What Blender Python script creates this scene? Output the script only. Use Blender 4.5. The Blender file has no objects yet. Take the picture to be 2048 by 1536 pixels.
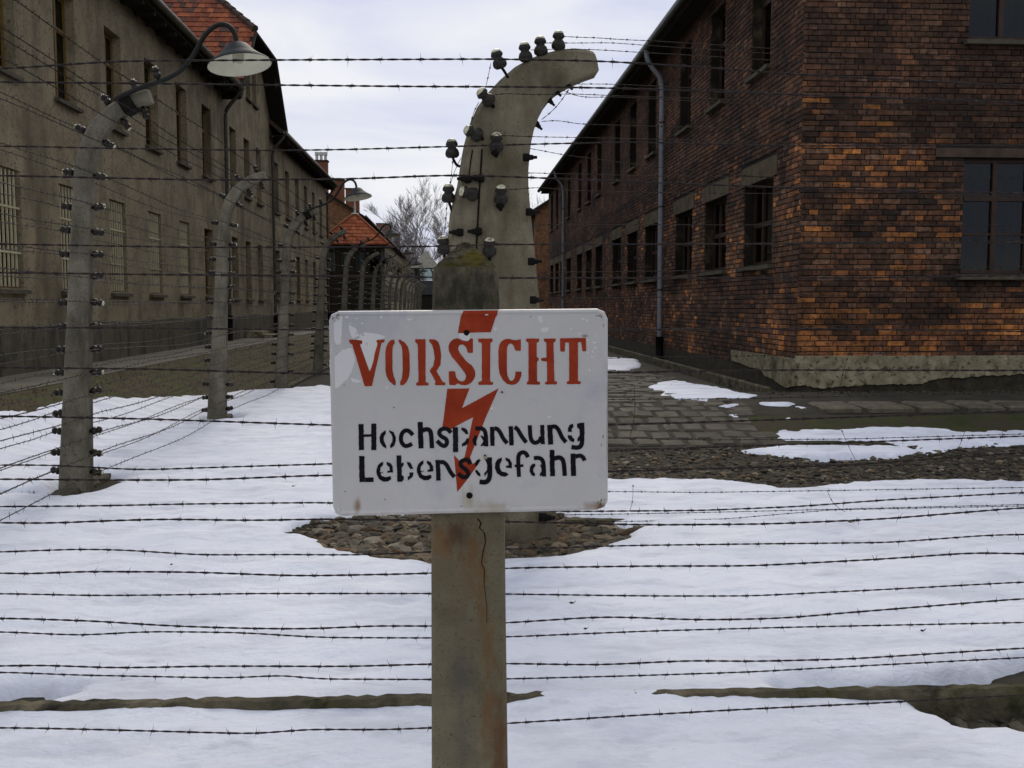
import bpy, math, random
import numpy as np
from mathutils import Vector, Matrix
from mathutils.geometry import tessellate_polygon
random.seed(7); rng = np.random.default_rng(7)
R = math.radians
S = bpy.context.scene
COL = S.collection

# ------------------------------------------------------------------ camera
F, CX, CY = 2000.0, 1024.0, 768.0            # focal length and centre in photo pixels
PIT = math.atan(158 / F); YAW = math.atan(117 / F * math.cos(PIT))
EYE = np.array([0, 0, 1.5])
cam = bpy.data.cameras.new('camera'); cam.sensor_width = 36; cam.lens = 36 * F / 2048
cam.clip_start = .05; cam.clip_end = 2000
co = bpy.data.objects.new('camera', cam); COL.objects.link(co)
co.location = EYE; co.rotation_euler = (R(90) - PIT, 0, -YAW); S.camera = co
# ------------------------------------------------------------------ world, sun, exposure
SUN_EL, SUN_AZ = R(40), R(2)
W = bpy.data.worlds.new('World'); S.world = W; W.use_nodes = True
nt = W.node_tree; nd = nt.nodes; bg = nd['Background']
sk = nd.new('ShaderNodeTexSky'); sk.sky_type = 'NISHITA'; sk.sun_disc = False
sk.sun_elevation = SUN_EL; sk.sun_rotation = SUN_AZ
sc = nd.new('ShaderNodeVectorMath'); sc.operation = 'SCALE'; sc.inputs['Scale'].default_value = .10
nt.links.new(sk.outputs[0], sc.inputs[0])
tc = nd.new('ShaderNodeTexCoord'); mp = nd.new('ShaderNodeMapping'); mp.inputs['Scale'].default_value = (1.2, 1.2, 5.0)
nz = nd.new('ShaderNodeTexNoise'); nz.inputs['Scale'].default_value = 2.6; nz.inputs['Detail'].default_value = 5
nz.inputs['Roughness'].default_value = .5; nz.inputs['Distortion'].default_value = .4
rp = nd.new('ShaderNodeValToRGB')
rp.color_ramp.elements[0].position = .38; rp.color_ramp.elements[0].color = (.61, .65, .84, 1)
rp.color_ramp.elements[1].position = .63; rp.color_ramp.elements[1].color = (.88, .885, .925, 1)
mx = nd.new('ShaderNodeMix'); mx.data_type = 'RGBA'; mx.inputs[0].default_value = .93
nt.links.new(tc.outputs['Generated'], mp.inputs[0]); nt.links.new(mp.outputs[0], nz.inputs['Vector'])
nt.links.new(nz.outputs['Fac'], rp.inputs[0])
nt.links.new(sc.outputs[0], mx.inputs[6]); nt.links.new(rp.outputs[0], mx.inputs[7])
nt.links.new(mx.outputs[2], bg.inputs[0]); bg.inputs[1].default_value = 1.0
sl = bpy.data.lights.new('sun', 'SUN'); sl.energy = 1.2; sl.angle = R(20); sl.color = (1, .90, .76)
so = bpy.data.objects.new('sun', sl); COL.objects.link(so); so.location = (0, -10, 30)
so.rotation_euler = Vector((math.sin(SUN_AZ) * math.cos(SUN_EL), math.cos(SUN_AZ) * math.cos(SUN_EL), math.sin(SUN_EL))).to_track_quat('Z', 'Y').to_euler()
S.render.engine = 'CYCLES'
S.view_settings.view_transform = 'Standard'; S.view_settings.look = 'None'
S.view_settings.exposure = 0; S.view_settings.gamma = 1; S.view_settings.use_curve_mapping = False

# ------------------------------------------------------------------ pixel rays
fw = np.array([math.sin(YAW) * math.cos(PIT), math.cos(YAW) * math.cos(PIT), -math.sin(PIT)])
rt = np.array([math.cos(YAW), -math.sin(YAW), 0]); up = np.cross(rt, fw)
def ray(px, py): return fw + (px - CX) / F * rt - (py - CY) / F * up
def onY(px, py, Y):
    d = ray(px, py); return EYE + d * (Y / d[1])
def onX(px, py, X):
    d = ray(px, py); return EYE + d * (X / d[0])
def onZ(px, py, z):
    d = ray(px, py); return EYE + d * ((z - EYE[2]) / d[2])
def proj(p):
    d = np.asarray(p, float) - EYE; w = d @ fw
    return CX + F * (d @ rt) / w, CY - F * (d @ up) / w, w

# ------------------------------------------------------------------ terrain
def sst(t):
    t = np.clip(t, 0, 1); return t * t * (3 - 2 * t)
def G(x, y):
    x = np.asarray(x, float); y = np.asarray(y, float)
    z = .44 * sst((-3.6 - x) / 1.8)
    z = z + .35 * sst((y - 8.9) / 3.3) * sst((x + 1.6) / 2.4)
    z = z - .14 * sst((y - 12.9) / .75) * sst((x - 3.7) / .6)
    z = z - .015 * sst((3.50 - y) / .1)
    return z
def hit(px, py):
    d = ray(px, py); t = 1.0; prev = t
    for i in range(4000):
        p = EYE + d * t
        if p[2] <= float(G(p[0], p[1])): break
        prev = t; t *= 1.004
    a, b = prev, t
    for i in range(20):
        m = (a + b) / 2; p = EYE + d * m
        if p[2] <= float(G(p[0], p[1])): b = m
        else: a = m
    return EYE + d * b
_h = np.random.default_rng(3).random((256, 256))
def vnoise(x, y):
    xi = np.floor(x).astype(int); yi = np.floor(y).astype(int); fx = x - xi; fy = y - yi
    fx = fx * fx * (3 - 2 * fx); fy = fy * fy * (3 - 2 * fy)
    g = lambda i, j: _h[i & 255, j & 255]
    return ((g(xi, yi) * (1 - fx) + g(xi + 1, yi) * fx) * (1 - fy) + (g(xi, yi + 1) * (1 - fx) + g(xi + 1, yi + 1) * fx) * fy) * 2 - 1

# ------------------------------------------------------------------ materials
def mat(name, cols, scale=4, rough=.85, bump=.0, bscale=None, detail=6, stretch=(1, 1, 1), stain=None, metal=0, coat=0,
        source=None, spec=.3, mixf=1.0, obj=False, spots=()):
    """noise ramp over world position; stain=(colour, scale, lo, hi, stretch); source 'obj'/'attr' multiplies a per-piece colour"""
    wm = (1, 1, 1) if name == 'snow' else (1.05, 1.0, .80) if source is None else (1.06, .99, .88); wt = lambda c: tuple(a * q for a, q in zip(c, wm))
    cols = [(p, wt(c)) for p, c in cols]
    m = bpy.data.materials.new(name); m.use_nodes = True; t = m.node_tree; n = t.nodes; L = t.links.new
    b = n['Principled BSDF']; b.inputs['Roughness'].default_value = rough; b.inputs['Metallic'].default_value = metal
    b.inputs['Specular IOR Level'].default_value = spec; b.inputs['Coat Weight'].default_value = coat
    if obj: pos = n.new('ShaderNodeTexCoord').outputs['Object']
    else: pos = n.new('ShaderNodeNewGeometry').outputs['Position']
    def noise(sc, st, det=6, ro=.6):
        mp = n.new('ShaderNodeMapping'); mp.inputs['Scale'].default_value = st; L(pos, mp.inputs[0])
        z = n.new('ShaderNodeTexNoise'); z.inputs['Scale'].default_value = sc; z.inputs['Detail'].default_value = det
        z.inputs['Roughness'].default_value = ro; L(mp.outputs[0], z.inputs['Vector']); return z.outputs['Fac']
    r = n.new('ShaderNodeValToRGB'); e = r.color_ramp.elements
    while len(e) < len(cols): e.new(.5)
    for i, (p, c) in enumerate(cols): e[i].position = p; e[i].color = (*c, 1)
    L(noise(scale, stretch, detail), r.inputs[0]); out = r.outputs[0]
    def mix(a, bcol, fac, blend='MIX'):
        x = n.new('ShaderNodeMix'); x.data_type = 'RGBA'; x.blend_type = blend
        if hasattr(fac, 'node'): L(fac, x.inputs[0])
        else: x.inputs[0].default_value = fac
        L(a, x.inputs[6])
        if hasattr(bcol, 'node'): L(bcol, x.inputs[7])
        else: x.inputs[7].default_value = (*bcol, 1)
        return x.outputs[2]
    if source == 'obj': out = mix(out, n.new('ShaderNodeObjectInfo').outputs['Color'], mixf, 'MULTIPLY')
    if source == 'attr':
        a = n.new('ShaderNodeAttribute'); a.attribute_name = 'Col'; out = mix(out, a.outputs['Color'], mixf, 'MULTIPLY')
    for s in ([stain] if stain and not isinstance(stain, list) else stain or []):
        c, ssc, lo, hi = s[:4]; c = wt(c); st = s[4] if len(s) > 4 else (1, 1, 1)
        mr = n.new('ShaderNodeMapRange'); mr.inputs[1].default_value = lo; mr.inputs[2].default_value = hi
        mr.inputs[4].default_value = s[5] if len(s) > 5 else 1.0
        L(noise(ssc, st, 7, .65), mr.inputs[0]); out = mix(out, c, mr.outputs[0])
    for (sx, sy, sz, rad, c, ex, ez, amt) in spots:       # local stains with a shape of their own, object space
        sub = n.new('ShaderNodeVectorMath'); sub.operation = 'SUBTRACT'; L(pos, sub.inputs[0]); sub.inputs[1].default_value = (sx, sy, sz)
        ml = n.new('ShaderNodeVectorMath'); ml.operation = 'MULTIPLY'; L(sub.outputs[0], ml.inputs[0]); ml.inputs[1].default_value = (1 / ex, 0, 1 / ez)
        ln = n.new('ShaderNodeVectorMath'); ln.operation = 'LENGTH'; L(ml.outputs[0], ln.inputs[0])
        nn = noise(60, (1, 1, .5), 6); ad = n.new('ShaderNodeMath'); ad.operation = 'MULTIPLY_ADD'
        L(nn, ad.inputs[0]); ad.inputs[1].default_value = rad * 1.6; L(ln.outputs['Value'], ad.inputs[2])
        mr = n.new('ShaderNodeMapRange'); mr.interpolation_type = 'SMOOTHSTEP'
        mr.inputs[1].default_value = rad * 1.75; mr.inputs[2].default_value = rad * .75; mr.inputs[4].default_value = amt
        L(ad.outputs[0], mr.inputs[0]); out = mix(out, c, mr.outputs[0])
    L(out, b.inputs['Base Color'])
    if bump:
        bp = n.new('ShaderNodeBump'); bp.inputs['Strength'].default_value = bump; bp.inputs['Distance'].default_value = .02
        L(noise(bscale or scale * 4, stretch, 8, .65), bp.inputs['Height']); L(bp.outputs[0], b.inputs['Normal'])
    return m
def glass(name, tint=(.75, .8, .85), refl=.1):
    m = bpy.data.materials.new(name); m.use_nodes = True; t = m.node_tree; n = t.nodes; L = t.links.new
    n.remove(n['Principled BSDF']); a = n.new('ShaderNodeBsdfTransparent'); a.inputs[0].default_value = (*tint, 1)
    g = n.new('ShaderNodeBsdfGlossy'); g.inputs['Roughness'].default_value = .04
    lw_ = n.new('ShaderNodeLayerWeight'); pw = n.new('ShaderNodeMath'); pw.operation = 'POWER'; pw.inputs[1].default_value = 4; L(lw_.outputs['Facing'], pw.inputs[0])
    ad = n.new('ShaderNodeMath'); ad.operation = 'MULTIPLY_ADD'; ad.inputs[1].default_value = .6; ad.inputs[2].default_value = refl * .5; L(pw.outputs[0], ad.inputs[0])
    x = n.new('ShaderNodeMixShader'); L(ad.outputs[0], x.inputs[0]); L(a.outputs[0], x.inputs[1]); L(g.outputs[0], x.inputs[2])
    L(x.outputs[0], n['Material Output'].inputs[0]); return m
M = {}
M['snow'] = mat('snow', [(.30, (.70, .735, .80)), (.52, (.79, .82, .87)), (.8, (.84, .86, .90))], 1.5, .7, .9, 13, stretch=(1, 1.6, 1), spec=.2,
                stain=[((.46, .48, .54), 1.7, .48, .72, (1, 2.8, 1), .62), ((.44, .46, .51), 5.5, .54, .74, (1, 2.4, 1), .55), ((.36, .355, .37), 16, .64, .78, (1, 1.6, 1), .5), ((.20, .16, .12), 38, .765, .795)])
M['soil'] = mat('soil', [(.3, (.020, .018, .014)), (.6, (.042, .038, .031)), (.8, (.065, .058, .047))], 3, .95, .8, 24)
M['mud_grass'] = mat('mud_grass', [(.3, (.030, .025, .013)), (.55, (.056, .044, .022)), (.75, (.085, .068, .038))], 5, .95, .8, 40, stain=((.05, .06, .015), 1.7, .5, .65))
M['moss'] = mat('moss', [(.3, (.022, .028, .006)), (.6, (.042, .052, .010)), (.8, (.06, .062, .022))], 4, .95, 1, 50, stain=((.045, .038, .024), 3, .42, .56))
M['asphalt'] = mat('asphalt', [(.3, (.075, .072, .066)), (.7, (.13, .125, .115))], 2, .75, .4, 60, stain=((.04, .036, .026), 1.1, .52, .64))
M['gravel'] = mat('gravel', [(.3, (.6, .6, .6)), (.7, (1.1, 1.1, 1.1))], 30, .9, .3, 80, source='attr')
M['paver'] = mat('paver', [(.3, (.034, .032, .028)), (.7, (.092, .087, .075))], 7, .75, .8, 35, source='obj', stain=[((.04, .04, .022), 2.4, .52, .68), ((.06, .07, .02), 1.3, .62, .72)])
M['kerb'] = mat('kerb', [(.3, (.05, .044, .032)), (.55, (.10, .09, .066)), (.75, (.20, .18, .14))], 9, .9, 1, 40, stain=[((.045, .050, .008), 3, .50, .64), ((.014, .012, .010), 6, .52, .66)])
M['post'] = mat('post_concrete', [(.3, (.115, .102, .080)), (.5, (.175, .158, .126)), (.75, (.25, .232, .19))], 4, .9, .5, 50,
                stain=[((.075, .066, .040), 2.2, .50, .68, (1, 1, .4)), ((.03, .027, .02), 40, .64, .70), ((.25, .235, .20), 6, .64, .76, (1, 1, .2)), ((.045, .04, .03), 3.2, .62, .76, (1, 1, .15)), ((.06, .054, .042), 120, .58, .66), ((.34, .31, .25), 90, .66, .74)])
M['post_dirty'] = mat('dirty_post_concrete', [(.3, (.105, .098, .086)), (.5, (.165, .155, .138)), (.75, (.235, .222, .20))], 5, .9, .8, 60,
                stain=[((.055, .05, .036), 2.6, .50, .68, (1, 1, .35)), ((.22, .21, .185), 7, .63, .76, (1, 1, .15)), ((.03, .027, .02), 90, .56, .66), ((.24, .22, .18), 70, .66, .74), ((.13, .075, .035), 3.4, .66, .76, (1, 1, .12), .6)])
M['porcelain'] = mat('white_porcelain', [(.3, (.42, .43, .34)), (.6, (.56, .57, .47))], 30, .35, coat=.2, stain=((.06, .065, .035), 45, .50, .62))
M['brown_porcelain'] = mat('dark_porcelain', [(.3, (.006, .0055, .005)), (.6, (.022, .019, .015)), (.8, (.07, .062, .05))], 45, .45, spec=.25)
M['iron'] = mat('black_iron', [(.3, (.004, .004, .004)), (.7, (.012, .010, .009))], 40, .75, spec=.1)
M['wire'] = mat('rusty_wire', [(.3, (.010, .006, .006)), (.6, (.022, .013, .012)), (.8, (.06, .05, .048))], 25, .6, spec=.25)
M['wire_old'] = mat('old_wire', [(.3, (.010, .008, .007)), (.7, (.028, .021, .018))], 25, .7, spec=.15)
M['plaster'] = mat('plaster', [(.28, (.15, .128, .092)), (.5, (.245, .212, .158)), (.75, (.315, .28, .215))], 2.2, .95, 1.0, 26,
                   stain=[((.065, .054, .04), 16, .55, .66), ((.34, .30, .22), 11, .62, .74), ((.095, .080, .055), 1.0, .47, .70, (1, 1, .22)), ((.28, .24, .17), .6, .56, .64), ((.05, .04, .03), 3.0, .62, .78, (1, 1, .10))])
M['plaster_far'] = mat('plaster_far', [(.3, (.15, .125, .09)), (.7, (.21, .18, .13))], 1.2, .95)
M['plinth'] = mat('plinth', [(.3, (.07, .062, .05)), (.6, (.105, .095, .078)), (.8, (.15, .135, .11))], 3, .95, .7, 30, stain=[((.03, .026, .02), 3, .5, .68, (1, 1, .2)), ((.03, .03, .018), .9, .56, .66)])
M['pipe'] = mat('painted_pipe', [(.3, (.16, .175, .24)), (.7, (.24, .26, .34))], 6, .5)
M['pipe_dark'] = mat('dark_pipe', [(.3, (.03, .03, .028)), (.7, (.07, .068, .062))], 6, .5)
M['gutter'] = mat('green_gutter', [(.3, (.055, .075, .068)), (.7, (.085, .105, .095))], 6, .5)
M['gutter_grey'] = mat('grey_gutter', [(.3, (.07, .065, .06)), (.7, (.14, .13, .12))], 6, .5)
M['dark_wood'] = mat('dark_wood', [(.3, (.010, .008, .006)), (.7, (.025, .02, .015))], 6, .9, stretch=(1, 1, .3))
M['frame_brown'] = mat('brown_frame', [(.3, (.022, .012, .008)), (.7, (.045, .025, .016))], 12, .6)
M['frame_ochre'] = mat('ochre_frame', [(.3, (.11, .07, .02)), (.7, (.18, .115, .035))], 12, .6)
M['bar'] = mat('cream_bar', [(.3, (.38, .36, .27)), (.7, (.52, .49, .38))], 12, .6)
M['sill'] = mat('sill', [(.3, (.05, .045, .035)), (.7, (.10, .09, .07))], 8, .85, .3)
M['curtain'] = mat('curtain', [(.35, (.022, .032, .033)), (.65, (.085, .105, .105))], 1.0, .95, detail=1, stretch=(9, 9, .15))
M['glass'] = glass('glass', (.42, .48, .47), .05); M['glass_dark'] = glass('dark_glass', (.22, .22, .22), .05)
M['mortar'] = mat('mortar', [(.3, (.006, .005, .004)), (.56, (.020, .016, .012)), (.74, (.12, .10, .07))], 1.8, .95, .5, 40)
BRK = [(.28, (.28, .27, .27)), (.5, (.80, .80, .80)), (.72, (1.35, 1.28, 1.2))]
BST = [((.20, .155, .10), 5, .66, .78, (1, 1, 1), .55), ((.014, .011, .009), 17, .56, .68), ((.014, .010, .008), .9, .47, .68, (1, 1, 1.6), .88)]
M['brick'] = mat('brick_joined', BRK, 11, .9, .7, 55, source='attr', stain=BST)
M['brick_obj'] = mat('brick_single', BRK, 11, .9, .7, 55, source='obj', stain=BST)
M['brick_far'] = mat('brick_far', [(.3, (.09, .048, .03)), (.5, (.19, .10, .058)), (.7, (.29, .17, .10))], 6, .95, .3, 30, stain=((.07, .045, .032), 1.2, .48, .68))
M['lintel'] = mat('lintel_concrete', [(.3, (.06, .05, .032)), (.7, (.125, .106, .07))], 5, .95, .6, 30, stain=((.03, .026, .018), 3, .52, .7))
M['render_grey'] = mat('grey_render', [(.3, (.15, .138, .098)), (.55, (.26, .24, .18)), (.75, (.36, .335, .26))], 7, .95, 1, 30, stain=[((.055, .05, .033), 11, .53, .64), ((.06, .056, .036), 2, .54, .68)])
M['rubble'] = mat('rubble', [(.3, (.02, .018, .013)), (.7, (.06, .052, .038))], 9, .95, 1.0, 26)
M['tile'] = mat('clay_tile', [(.3, (.5, .5, .5)), (.7, (1.1, 1.1, 1.1))], 14, .85, .4, 50, source='obj', stain=((.05, .04, .035), 3, .62, .75))
M['tile_attr'] = mat('clay_tile_joined', [(.3, (.5, .5, .5)), (.7, (1.1, 1.1, 1.1))], 14, .85, .4, 50, source='attr', stain=((.05, .04, .035), 3, .64, .77))
M['tile_dark'] = mat('weathered_tile', [(.3, (.04, .03, .026)), (.7, (.09, .06, .05))], 6, .9, .4)
M['lamp'] = mat('lamp_enamel', [(.3, (.012, .016, .022)), (.7, (.024, .03, .038))], 9, .6, spec=.12)
M['lamp_in'] = mat('lamp_white', [(.3, (.62, .63, .60)), (.7, (.72, .73, .70))], 9, .5)
M['bulb'] = mat('bulb', [(.3, (.4, .4, .38)), (.7, (.5, .5, .48))], 9, .2)
M['arm'] = mat('lamp_arm', [(.3, (.008, .009, .009)), (.7, (.02, .021, .02))], 14, .6, spec=.2)
M['hazy_bark'] = mat('hazy_bark', [(.3, (.15, .135, .15)), (.7, (.23, .21, .23))], 4, .95)  # bark paled in its colour to stand in for distance haze
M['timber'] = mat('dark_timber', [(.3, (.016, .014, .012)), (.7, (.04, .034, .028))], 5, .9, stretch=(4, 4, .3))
M['roof_grey'] = mat('grey_shingle', [(.3, (.20, .20, .19)), (.7, (.32, .32, .31))], 5, .9)
M['tower_wall'] = mat('tower_boards', [(.3, (.05, .06, .07)), (.7, (.10, .115, .13))], 5, .9)
M['zinc'] = mat('zinc', [(.3, (.35, .37, .40)), (.7, (.5, .52, .55))], 5, .5)
M['stain_brick'] = mat('chimney_brick', [(.3, (.10, .035, .022)), (.6, (.19, .075, .045))], 8, .95, .4, 40)

# ------------------------------------------------------------------ mesh helpers
class MB:
    def __init__(s): s.v = []; s.f = []; s.c = []; s.n = 0
    def add(s, v, f, col=None):
        v = np.asarray(v, float).reshape(-1, 3); s.v.append(v)
        for q in f: s.f.append(tuple(int(i) + s.n for i in q))
        if col is not None: s.c += [col] * len(v)
        s.n += len(v)
    def box(s, x0, x1, y0, y1, z0, z1, col=None):
        v = [(x0, y0, z0), (x1, y0, z0), (x1, y1, z0), (x0, y1, z0), (x0, y0, z1), (x1, y0, z1), (x1, y1, z1), (x0, y1, z1)]
        s.add(v, [(0, 3, 2, 1), (4, 5, 6, 7), (0, 1, 5, 4), (1, 2, 6, 5), (2, 3, 7, 6), (3, 0, 4, 7)], col); return s
    def quad(s, a, b, c, d, col=None): s.add([a, b, c, d], [(0, 1, 2, 3)], col); return s
    def tube(s, P, r, n=6, cap=True, ref=(0, 0, 1), col=None):
        P = np.asarray(P, float); k = len(P); T = np.gradient(P, axis=0); T /= np.linalg.norm(T, axis=1, keepdims=True) + 1e-9
        ref = np.asarray(ref, float)
        A = np.cross(T, ref); l = np.linalg.norm(A, axis=1, keepdims=True)
        A = np.where(l < .2, np.cross(T, [.9, .1, .43]), A); A /= np.linalg.norm(A, axis=1, keepdims=True) + 1e-9
        B = np.cross(T, A); r = np.broadcast_to(np.asarray(r, float), (k,))
        th = np.arange(n) * 2 * math.pi / n
        V = P[:, None] + r[:, None, None] * (np.cos(th)[None, :, None] * A[:, None] + np.sin(th)[None, :, None] * B[:, None])
        i = np.arange(k - 1)[:, None] * n; j = np.arange(n)[None]; j2 = (j + 1) % n
        Q = np.stack([i + j, i + j2, i + n + j2, i + n + j], -1).reshape(-1, 4)
        f = Q.tolist()
        if cap: f += [list(range(n)), list(range((k - 1) * n, k * n))[::-1]]
        s.add(V.reshape(-1, 3), f, col); return s
    def lathe(s, prof, n=16, mtx=None, a0=0, a1=2 * math.pi):
        full = abs(a1 - a0 - 2 * math.pi) < 1e-6; th = a0 + (a1 - a0) * np.arange(n if full else n + 1) / n
        m = len(th); prof = np.asarray(prof, float)
        V = np.stack([prof[:, 0:1] * np.cos(th), prof[:, 0:1] * np.sin(th), np.repeat(prof[:, 1:2], m, 1)], -1).reshape(-1, 3)
        if mtx is not None: V = V @ np.asarray(mtx)[:3, :3].T + np.asarray(mtx)[:3, 3]
        f = []
        for i in range(len(prof) - 1):
            for j in range(n): f.append((i * m + j, i * m + (j + 1) % m, (i + 1) * m + (j + 1) % m, (i + 1) * m + j))
        s.add(V, f); return s
    def prism(s, poly, a, b, col=None):
        """poly: list of 3D points, extruded from offset vector a to b"""
        P = np.asarray(poly, float); n = len(P); V = np.concatenate([P + a, P + b])
        tri = tessellate_polygon([[Vector(p) for p in P]])
        f = [tuple(t) for t in tri] + [tuple(i + n for i in t[::-1]) for t in tri] + [(i, (i + 1) % n, n + (i + 1) % n, n + i) for i in range(n)]
        s.add(V, f, col); return s
    def mesh(s, name, m, smooth=False, org=None):
        me = bpy.data.meshes.new(name); V = np.concatenate(s.v) if s.v else np.zeros((0, 3))
        if org is not None: V = V - np.asarray(org)
        me.from_pydata(V.tolist(), [], s.f); me.materials.append(m)
        if s.c:
            a = me.color_attributes.new('Col', 'FLOAT_COLOR', 'POINT')
            a.data.foreach_set('color', np.concatenate([np.asarray(s.c, float), np.ones((len(s.c), 1))], 1).ravel())
        if smooth: me.polygons.foreach_set('use_smooth', [True] * len(me.polygons))
        me.update(); return me
def link(name, data, parent=None, loc=None, rz=None):
    o = bpy.data.objects.new(name, data); COL.objects.link(o)
    if parent is not None: o.parent = parent
    if loc is not None: o.location = loc
    if rz is not None: o.rotation_euler = (0, 0, rz)
    return o
def tag(o, label, cat, group=None, kind=None):
    o['label'] = label
    if kind: o['kind'] = kind
    else: o['category'] = cat
    if group: o['group'] = group
    return o
def thing(name, label, cat, loc=(0, 0, 0), rz=0, group=None):
    o = link(name, None, None, loc, rz); o.empty_display_size = .1; return tag(o, label, cat, group)
def obj(name, mb, m, parent=None, smooth=False, loc=None, rz=None, org=None):
    return link(name, mb.mesh(name, m, smooth, org), parent, loc, rz)
def struct(name, mb, m, label=None, kind='structure', smooth=False):
    o = obj(name, mb, m, smooth=smooth); o['kind'] = kind
    if label: o['label'] = label
    return o
ORD = ['lowest', 'second', 'third', 'fourth', 'fifth', 'sixth', 'seventh', 'eighth', 'ninth', 'tenth', 'eleventh', 'twelfth', 'thirteenth',
       'fourteenth', 'fifteenth', 'sixteenth', 'seventeenth', 'eighteenth', 'nineteenth', 'twentieth', 'twenty-first', 'twenty-second']
def oname(i): return ORD[i] + (' strand' if i == 0 else ' strand up')

# ------------------------------------------------------------------ layout constants
XL = -6.7                                   # face of the plastered building
cr = onZ(1592, 772, .35); XR, YR = float(cr[0]), float(cr[1])   # corner of the brick building
XF = -3.03; YF0 = 8.12; DY = 4.8              # row of curved posts
# ================================================================== GROUND
def sheet(xs, ys, off=0.0, keep=None, zf=None):
    X, Y = np.meshgrid(xs, ys); Z = (zf or G)(X, Y) + off
    V = np.stack([X, Y, Z], -1).reshape(-1, 3); nx = len(xs); ny = len(ys)
    i = np.arange(ny - 1)[:, None] * nx + np.arange(nx - 1)[None]
    Q = np.stack([i, i + 1, i + nx + 1, i + nx], -1).reshape(-1, 4)
    if keep is not None: Q = Q[keep.reshape(-1)]
    mb = MB(); mb.add(V, Q.tolist()); return mb
xs = np.concatenate([[-400, -150, -60, -30, -15], np.arange(-9, 10, .15), [14, 30, 60, 150, 400]])
ys = np.concatenate([[-60, -20, -5], np.arange(-1, 3.3, .3), np.arange(3.4, 3.75, .03), np.arange(3.8, 16, .15), [17, 19, 22, 26, 32, 40, 60, 90, 140, 220, 400, 900]])
struct('ground', sheet(xs, ys), M['soil'], 'dark bare soil between the buildings', smooth=True)
o = struct('asphalt_path', sheet(np.linspace(-6.69, -5.35, 10), np.linspace(4, 75, 120), .004), M['asphalt'], 'grey asphalt path along the plastered building', smooth=True)
struct('grass_verge', sheet(np.linspace(-5.3, -3.25, 20), np.linspace(6, 75, 150), .006), M['mud_grass'], 'brown winter grass verge between path and fence', smooth=True)
a = hit(1500, 872); b = hit(1700, 832)
struct('moss_strip', sheet(np.linspace(3.25, 9, 40), np.linspace(a[1] - .35, b[1], 20), .006), M['moss'], 'mossy green strip before the brick building', smooth=True)
# grass tufts on the verge
mb = MB()
for i in range(5200):
    x = random.uniform(-5.3, -3.3); y = 8 + 22 * random.random() ** 1.5; z = float(G(x, y)); h = random.uniform(.02, .06); a = random.random() * 6.28
    dx, dy = math.cos(a) * .006, math.sin(a) * .006; lx, ly = random.uniform(-.03, .03), random.uniform(-.03, .03)
    mb.add([(x - dx, y - dy, z), (x + dx, y + dy, z), (x + lx, y + ly, z + h)], [(0, 1, 2)])
o = obj('grass', mb, M['mud_grass']); tag(o, 'short withered grass blades on the verge', None, kind='stuff')

# ---------------------------------------------------------------- snow
def crop(pts, ox, oy, s): return [(ox + p[0] / s, oy + p[1] / s) for p in pts]
def wpoly(px): return np.array([hit(*p)[:2] for p in px])
main = [hit(*p)[:2] for p in [(60, 824), (110, 808), (200, 803), (300, 800), (400, 795), (470, 788), (560, 786), (655, 778), (760, 800),
        (900, 900), (1000, 955), (1215, 968), (1400, 974), (1600, 985), (1700, 975), (1850, 972), (2048, 975)]]
main = np.array([(-9, .3), (-9, 11.0), tuple(hit(-60, 838)[:2]), tuple(hit(0, 832)[:2])] + [tuple(p) for p in main] + [(9, 8.6), (9, .3)])
c8 = lambda L: wpoly(crop(L, 1180, 640, 2.36))
ADD = [main,
  c8([(830,540),(900,525),(1050,515),(1200,515),(1330,510),(1540,510),(1660,520),(1750,530),(2048,530),(2300,530),(2300,600),(2048,590),(1850,600),(1720,610),(1600,640),(1500,600),(1400,582),(1100,577),(920,572)]),
  c8([(690,620),(800,604),(1000,594),(1240,594),(1490,602),(1560,620),(1440,655),(1330,660),(1100,668),(950,655),(840,640),(740,635)]),
  c8([(290,320),(330,295),(420,290),(520,310),(600,320),(700,345),(815,360),(770,372),(560,384),(420,378),(330,362)]),
  c8([(60,180),(150,183),(220,193),(242,225),(180,240),(88,243),(0,243),(0,180)]),
  c8([(605,408),(700,398),(720,405),(640,418)]), c8([(800,393),(960,398),(950,410),(830,406)]), c8([(950,408),(1040,411),(1000,419)]),
  c8([(650,448),(760,446),(790,455),(690,460)]), c8([(720,471),(790,473),(740,479)]), c8([(870,464),(940,462),(990,475),(930,476)]), c8([(1030,472),(1165,473),(1160,482),(1060,482)])]
SUB = [wpoly([(575,1075),(640,1052),(700,1040),(860,1034),(1120,1040),(1180,1056),(1275,1068),(1262,1086),(1225,1102),(1180,1115),(1100,1130),(1000,1139),(860,1141),(760,1131),(690,1117),(645,1105),(638,1092),(600,1086)]),
       wpoly([(1560,1392),(1650,1398),(1740,1406),(1830,1424),(1880,1455),(1930,1474),(2048,1487),(2200,1492),(2200,1330),(2060,1346),(1960,1370),(1800,1384)]),
       wpoly([(-120,1450),(0,1428),(60,1420),(130,1412),(60,1404),(-120,1404)])]
for k in range(0, 4):
    yp = YF0 + DY * k; th = np.linspace(0, 6.28, 14)[:-1]
    SUB.append(np.stack([XF + .05 + .24 * np.cos(th), yp + .12 + .45 * np.sin(th)], -1))
SUB.append(np.array([(XF - .9, 7.93), (XF - .5, 7.80), (XF, 7.85), (XF + .1, 8.1), (XF - .5, 8.02)]))
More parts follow.
